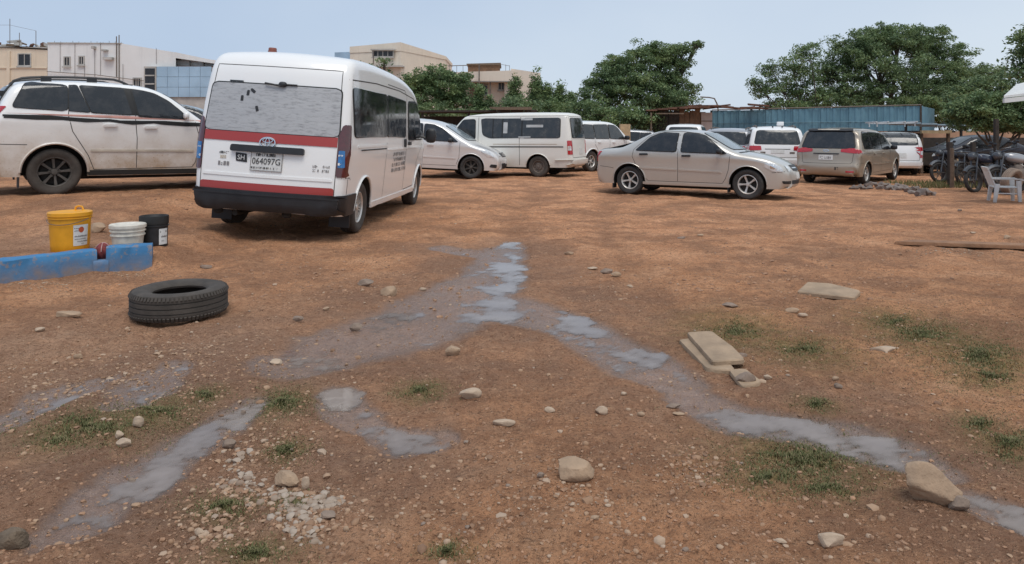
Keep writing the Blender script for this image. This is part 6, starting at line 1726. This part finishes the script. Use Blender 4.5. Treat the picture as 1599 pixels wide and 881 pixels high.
# white building with the sloping parapet
b = Bld('white_building', 'long white building with a sloping parapet and pale blue panel wall', 44, 190)
a0_ = [(75, 67), (190, 68), (232, 75), (275, 82), (322, 92), (345, 96)]
mb = MB(); fr_ = [b.v(*q) for q in a0_]; n = len(fr_)
cutx, cutz = b.v(263, 94), None
vs_ = [(q.x, 0, -.5) for q in fr_] + [(q.x, 0, q.z) for q in fr_] + [(q.x, 10, -.5) for q in fr_] + [(q.x, 10, q.z) for q in fr_]
fs = []
for i in range(n - 1):
    if i < 3: fs.append((i, i + 1, n + i + 1, n + i))
    fs += [(n + i, n + i + 1, 3 * n + i + 1, 3 * n + i), (2 * n + i + 1, 2 * n + i, 3 * n + i, 3 * n + i + 1)]
fs += [(n, 3 * n, 2 * n, 0), (n - 1, 3 * n - 1, 4 * n - 1, 2 * n - 1)]
mb.add(vs_, fs); mb.build('wall', M['offwhite'], b.o)
q_ = [b.v(275, 82), b.v(322, 92), b.v(345, 96), b.v(345, 101), b.v(275, 91)]
mb = MB(); mb.add([(q.x, -.01, q.z + .01) for q in q_] + [(q.x, .4, q.z - .02) for q in q_], [(0, 1, 2, 3, 4), (9, 8, 7, 6, 5)] + [(i, (i + 1) % 5, 5 + (i + 1) % 5, 5 + i) for i in range(5)]); mb.build('lintel', M['offwhite'], b.o)

b.block('recess_wall', 262, 345, 92, M['offwhite'], .2, .7)
for px in (290, 312, 330): b.block('recess_beam', px, px + 1.6, 93, M['conc'], .2, .4)
b.block('recess_slab', 263, 345, 103, M['rust'], .5, .1, pyb=106)
b.block('bay_frame', 231, 250, 105, M['conc'], .5, -.45); b.block('bay_void', 233, 248, 108, M['void'], .02, -.47)
for q, py in enumerate((118, 131, 143)): b.block('bay_shelf', 233, 248, py, M['conc'], .03, -.52, pyb=py + 2)
for i in range(5):
    for j in range(3):
        x0, x1 = 250 + i * 17, 250 + i * 17 + 16.6; y0, y1 = (105, 121, 137)[j], (120.6, 136.6, 152)[j]
        b.block('panel', x0, x1, y0 + .0, M['bpanel'], .06, -.40 - .01 * ((i + j) % 2), pyb=y1)
b.block('panel_backing', 250, 336, 106, M['conc'], .1, -.3)
b.window(102, 109, 90, 102); b.window(125, 131, 89, 100); b.window(210, 220, 123, 136, bars=2)
for px, t0, t1 in ((118, 68, 120), (149, 72, 120), (158, 66, 118), (183, 57, 120), (187, 55, 125), (95, 68, 112), (133, 100, 122), (193, 100, 135), (245, 75, 100)): b.pole(px, t1, t0, .03 if px in (183, 187) else .011, -.04, name='pipe')
MB().tube([b.v(75, 112, -.1), b.v(150, 117, -.1), b.v(230, 127, -.1)], .02, 5).build('cable', M['steel'], b.o)
for (x0, x1, y0, y1) in ((162, 170, 78, 80.5), (165, 179, 90, 94), (147, 151, 73, 77)): b.block('bracket', x0, x1, y0, M['conc'], .3, -.3, pyb=y1)
b.block('parapet_cap', 75, 190, 66.2, M['conc'], .3, -.06, 67.2, 68.2)
for i in range(12): b.pole(76 + i * 9.6, 68, 62 + (i % 3), .012, .6, name='rail_post')
# beige building in the middle
b = Bld('beige_building', 'tall beige building with a stepped parapet behind the white minibus', 58, 600)
def oblique(b, pts, zt, zb_, mat, name, back=7.):
    """a wall along points (px, dy) with its top row of pixels"""
    mb = MB(); fr = [(b.v(px, 0).x * (b.Y + dy) / b.Y + (b.o.location.x * dy / b.Y), dy) for px, dy in pts]
    vs_ = []
    for (x, dy), t_ in zip(fr, zt):
        z = EYE - (t_ - HZ) / FPX * (b.Y + dy); vs_ += [(x, dy, zb_), (x, dy, z)]
    n = len(fr); yb_ = max(d for _, d in fr) + back
    for (x, dy), t_ in zip(fr, zt): vs_ += [(x, yb_, zb_), (x, yb_, EYE - (t_ - HZ) / FPX * (b.Y + dy))]
    fs = []
    for i in range(n - 1):
        fs += [(2 * i, 2 * i + 2, 2 * i + 3, 2 * i + 1), (2 * n + 2 * i + 2, 2 * n + 2 * i, 2 * n + 2 * i + 1, 2 * n + 2 * i + 3), (2 * i + 1, 2 * i + 3, 2 * n + 2 * i + 3, 2 * n + 2 * i + 1)]
    fs += [(0, 1, 2 * n + 1, 2 * n), (2 * n - 1, 2 * n - 2, 4 * n - 2, 4 * n - 1)]
    mb.add(vs_, fs); return mb.build(name, mat, b.o)
oblique(b, [(547, 1.5), (626, 0), (696, 7)], [74, 67, 89], -.5, M['beige'], 'wall')
oblique(b, [(546.5, 1.45), (626, -.06), (697, 7)], [73, 66, 88], b.v(0, 72).z - .4, M['beige'], 'parapet')
oblique(b, [(523, 3), (549, 2.2)], [82, 81], -.5, M['bpanel'], 'side_wing', 5)
b.block('wing_panel', 527, 545, 89, M['conc'], .05, 2.15)
b.block('ledge', 555, 631, 101, M['conc'], 1.0, -.5, 103, 105.5); b.window(583, 614, 80, 88, -.02, bars=3); b.block('hood', 580, 618, 77, M['conc'], .3, -.25, pyb=79)
b.pole(585, 110, 80, .05, -.4); b.block('roof_tank', 617, 627, 65.5, M['conc'], 1, 1.2); b.block('roof_tank', 600, 606, 68.5, M['wood'], 1, 1.4); b.window(566, 578, 115, 130, 0)
b.window(595, 608, 115, 130, 0)
# peach house
b = Bld('peach_building', 'low peach house with a brown roof shelter and deep eaves among the trees', 50, 760)
b.block('wall', 700, 798, 125, M['pinkish'], 8, 1.2); b.block('eave', 706, 802, 113, M['pinkish'], 9, 0, 110, 126.5); b.block('side_wall', 798, 845, 106, M['pinkish'], 7, .6, 113); b.block('soffit', 716, 800, 126.5, M['conc'], 1.2, .02, pyb=128)
b.window(779, 787, 128, 138, 1.18); b.window(740, 760, 132, 146, 1.18, bars=2); b.block('pier', 788, 800, 127, M['pinkish'], .4, .7)
b.block('roof_shelter', 729, 780, 98, M['planks'], 2.5, 1.5, 96); b.block('shelter_cap', 727, 782, 96.5, M['wood'], 2.7, 1.4, 95, 99); b.block('roof_box', 733, 748, 112, M['wood'], .6, .8)
for px in (700, 712, 722, 790, 796): b.pole(px, 118, 99 + (px % 5), .018, 1, name='rail_post')
MB().tube([b.v(698, 101, 1), b.v(730, 100, 1)], .03, 5).build('rail', M['steel'], b.o); MB().tube([b.v(780, 98, 1), b.v(796, 101, 1)], .015, 5).build('wire', M['steel'], b.o)
b.pole(749, 165, 100, .05, -.3); b.pole(766, 165, 126, .06, .2)

# ================================================================== trees
t = NT('tree_leaves'); ri = t.n('NewGeometry').outputs['Random Per Island']
oi = t.n('ObjectInfo').outputs['Random']
lc = t.ramp(ri, [(0, (.090, .148, .068)), (.45, (.165, .250, .105)), (.8, (.235, .325, .138)), (1, (.33, .38, .18))])
cl_ = t.noise(t.coord(), .9, 3)
lc = t.mix(t.ramp(cl_, [(.38, .55), (.55, 0)]), lc, (.055, .095, .05))
lc = t.mix(t.ramp(cl_, [(.52, 0), (.68, .6)]), lc, (.27, .30, .11))
t.set(Base_Color=t.mix(t.math('MULTIPLY', oi, .35), lc, (.14, .17, .10)), Roughness=.55, Specular_IOR_Level=.3)
tr = t.n('BsdfTranslucent'); t.l(lc, tr.inputs['Color']); ms = t.n('MixShader'); ms.inputs[0].default_value = .30
t.l(t.b.outputs[0], ms.inputs[1]); t.l(tr.outputs[0], ms.inputs[2]); t.l(ms.outputs[0], t.o.inputs['Surface']); M['leaf'] = t.m
M['bark'] = simple('grey_brown_bark', (.085, .065, .05), .95, var=.3, scale=6, bump=.6)

def leaves(V, F, k, centers, n, rad, size, rs, flat=.55):
    for c_ in centers:
        m = int(n * rs.uniform(.7, 1.3))
        d = rs.normal(0, 1, (m, 3)); d /= np.linalg.norm(d, axis=1)[:, None]
        d *= (rs.random(m) ** .45)[:, None] * rad * rs.uniform(.7, 1.25); d[:, 2] *= flat
        p = np.array(c_) + d
        nv = rs.normal(0, .55, (m, 3)) + np.array((0, 0, .75)); nv /= np.linalg.norm(nv, axis=1)[:, None]
        a = np.cross(nv, rs.normal(0, 1, (m, 3))); a /= np.linalg.norm(a, axis=1)[:, None] + 1e-9
        b_ = np.cross(nv, a); s1 = size * rs.uniform(.6, 1.35, m)[:, None]; s2 = s1 * rs.uniform(.35, .55, m)[:, None]
        q = np.stack([p - a * s1, p + b_ * s2, p + a * s1, p - b_ * s2], 1)
        V.append(q.reshape(-1, 3)); F.append(np.arange(m * 4).reshape(-1, 4) + k); k += m * 4
    return k

def tree(name, label, Y, base_px, lobes, clumps=1.0, per=30, size=.17, rad=.55, trunk_r=.25, group=None, seed=1, shell=.55, depth=1.0, flat=.55):
    """lobes: (px, py, half-width px, half-height px[, depth shift m]) - the crown's main masses"""
    rs = np.random.default_rng(seed)
    bx = P(base_px, 207, Y).x
    o = empty(name, (bx, Y, Zg(bx, Y) if Y < 60 else 0), 0, label, 'tree', group)
    ox, oy, oz = o.location
    V, F, k = [], [], 0
    tk = MB(); limbs = []
    L0 = []
    for lb in lobes:
        px, py, rx, ry = lb[:4]; dy = lb[4] if len(lb) > 4 else 0
        c_ = P(px, py, Y + dy); sc = (Y + dy) / FPX
        L0.append((np.array((c_.x - ox, c_.y - oy, c_.z - oz)), rx * sc, ry * sc))
    top = min(c_[2] for c_, _, _ in L0)
    fork = np.array((0, 0, max(.8, top * .55)))
    tk.tube([(0, 0, -.2), (trunk_r * .3, 0, fork[2] * .5), tuple(fork)], [trunk_r * 1.15, trunk_r * .9, trunk_r * .75], 9)
    for c_, rx, rz in L0:
        mid = fork * .5 + c_ * .5 + np.array((0, 0, -.12 * np.linalg.norm(c_ - fork))) + rs.normal(0, .15, 3)
        tk.tube([tuple(fork - np.array((0, 0, .1))), tuple(mid), tuple(c_)], [trunk_r * .62, trunk_r * .4, trunk_r * .18], 7)
        for _ in range(5):
            d = rs.normal(0, 1, 3); d /= np.linalg.norm(d); d[2] = abs(d[2]) * .7
            e = c_ + d * np.array((rx, rx * depth, rz)) * .8
            tk.tube([tuple(mid * .4 + c_ * .6), tuple((c_ + e) / 2 + rs.normal(0, .08, 3)), tuple(e)], [trunk_r * .2, trunk_r * .12, .02], 5)
        n = max(6, int(clumps * 9.5 * (rx * rz) ** .8 / (rad * rad)))
        u = rs.normal(0, 1, (n, 3)); u /= np.linalg.norm(u, axis=1)[:, None]
        r_ = shell + (1 - shell) * rs.random(n) ** .6
        r_ *= 1 + .16 * rs.normal(0, 1, n)
        pts = c_ + u * r_[:, None] * np.array((rx, rx * depth, rz))
        k = leaves(V, F, k, pts, per, rad, size, rs, flat)
    tk.build('trunk', M['bark'], o, True, 60)
    V, F = np.concatenate(V), np.concatenate(F)
    V[:, 2] = np.maximum(V[:, 2], .15)
    link('crown', np_mesh('crown', V, F), M['leaf'], o)
    return o
# the great spreading tree behind the blue wall
tree('spreading_tree', 'huge spreading tree with a domed crown behind the blue sheet wall', 50, 1380,
     [(1405, 62, 60, 24), (1345, 72, 48, 26, -.5), (1445, 66, 46, 24, .5), (1372, 58, 34, 18), (1340, 82, 40, 24, -1), (1470, 84, 45, 26, 1), (1300, 112, 40, 26), (1375, 112, 70, 30, -2), (1450, 118, 62, 30), (1500, 122, 30, 22, 1), (1310, 146, 50, 18, -2), (1400, 148, 90, 18, -1), (1480, 148, 52, 22), (1545, 118, 32, 18, 3)],
     1.05, 84, .088, .5, .34, seed=2, shell=.3)
tree('feathery_tree', 'lighter feathery tree leaning out over the rusty shed end of the blue wall', 47, 1262,
     [(1265, 78, 22, 14), (1240, 98, 34, 16), (1205, 108, 22, 14), (1255, 118, 36, 18, 1), (1218, 134, 34, 16), (1190, 142, 22, 11), (1250, 146, 36, 14, 1), (1178, 128, 10, 8), (1230, 160, 40, 8, 1), (1280, 158, 30, 12)], 0.8, 46, .080, .42, .10, seed=3, shell=.3)
tree('broad_tree', 'broad tree with an outstretched branch behind the timber shed', 45, 1005,
     [(1000, 92, 45, 22), (960, 108, 32, 20), (1035, 82, 28, 15), (1068, 78, 18, 8), (1088, 71, 10, 5), (985, 128, 48, 24, -1), (1040, 112, 30, 22), (1060, 142, 28, 24), (940, 128, 28, 18), (1068, 100, 12, 8), (1010, 150, 60, 22, -1), (935, 158, 38, 24, -1), (1050, 165, 36, 18, -1)],
     1.1, 84, .085, .45, .24, seed=4, shell=.35)
tree('leafy_tree', 'leafy green tree in front of the beige building', 44, 690, [(680, 118, 34, 14), (655, 128, 30, 14), (700, 138, 40, 22), (665, 155, 44, 22), (720, 162, 36, 20), (715, 122, 20, 9), (642, 142, 14, 10)], 1.0, 74, .085, .42, .14, seed=5, shell=.4)
tree('sparse_tree', 'thin sparse tree rising before the beige building wall', 46, 590, [(600, 98, 14, 8), (575, 108, 16, 7), (600, 120, 18, 10), (555, 100, 10, 5)], .35, 12, .14, .4, .12, seed=6, shell=.2)
for i, (px, top, w, h_) in enumerate(((750, 150, 6, 26), (765, 158, 6, 18), (805, 138, 9, 30), (838, 130, 10, 28), (855, 140, 8, 28), (874, 146, 10, 26), (890, 158, 14, 22))):
    tree('cypress_tree', ('slender dark conifer standing before the peach house', 'short dark conifer beside the slender one', 'leaning conifer at the corner of the peach house', 'tall pointed conifer right of the peach house', 'twin pointed conifer beside the tall one', 'rounded conifer beyond the pointed ones', 'bushy conifer joining the broad tree')[i],
         43, px, [(px, top, w * .7, h_ * .6), (px - 2, top + h_ * .55, w, h_ * .6), (px + 2, top + h_ * .95, w * 1.3, h_ * .6)], 1.2, 44, .08, .32, .1, seed=20 + i, shell=.35, flat=.9, group='conifers by the peach house')
hedge = [(600, 176, 40, 16), (650, 172, 40, 14), (730, 180, 46, 12), (800, 172, 36, 18), (850, 176, 44, 20), (905, 178, 44, 22), (960, 182, 50, 18), (1000, 186, 40, 14), (1470, 178, 40, 20), (1520, 185, 40, 18), (1580, 185, 50, 18), (1640, 180, 50, 20), (1440, 160, 30, 12), (1230, 168, 40, 9), (1310, 168, 50, 12), (1390, 166, 44, 13)]
for i, (px, py, rx, ry) in enumerate(hedge):
    tree('bush', (('dense bush showing past the front end of the red-banded minibus', 'dense bush above the roof of the silver people carrier', 'dense bush behind the windscreen end of the old minibus', 'dense bush behind the middle of the old minibus roof', 'dense bush behind the rear end of the old minibus', 'dense bush above the white sport-utility car beside the old minibus', 'dense bush above the thick tan timber post', 'dense bush touching the end of the timber shed')[i] if px < 1100 else 'dense green bush beyond the end of the blue sheet wall'), (40 if px < 1100 else 46) + (i % 3) * .8, px, [(px, py, rx, ry), (px + rx * .5, py + 5, rx * .6, ry)], 0.9, 66, .08, .42, .1, seed=40 + i, group='hedge behind the minibuses' if px < 1100 else 'bushes beyond the blue wall')
tree('low_tree', 'low dark umbrella-shaped tree over the motorbikes', 24, 1556, [(1530, 180, 46, 14), (1580, 175, 44, 18), (1500, 172, 24, 16), (1555, 158, 40, 14), (1610, 165, 40, 24), (1625, 190, 40, 14), (1540, 196, 40, 9), (1590, 198, 40, 9)], 1.5, 56, .055, .28, .08, seed=7, shell=.4)
tree('hanging_tree', 'tall tree whose leaves hang in above the white canopy corner', 17, 1680, [(1612, 55, 26, 14), (1618, 85, 30, 16), (1610, 110, 24, 14), (1640, 70, 40, 40), (1650, 120, 40, 30)], 1.1, 48, .05, .26, .16, seed=8, shell=.4)
tree('round_tree', 'rounded tree closing the gap between the great tree and the canopy', 40, 1545, [(1540, 140, 40, 20), (1580, 135, 30, 24), (1510, 155, 30, 14), (1570, 160, 40, 16)], 1.0, 64, .09, .45, .2, seed=9)
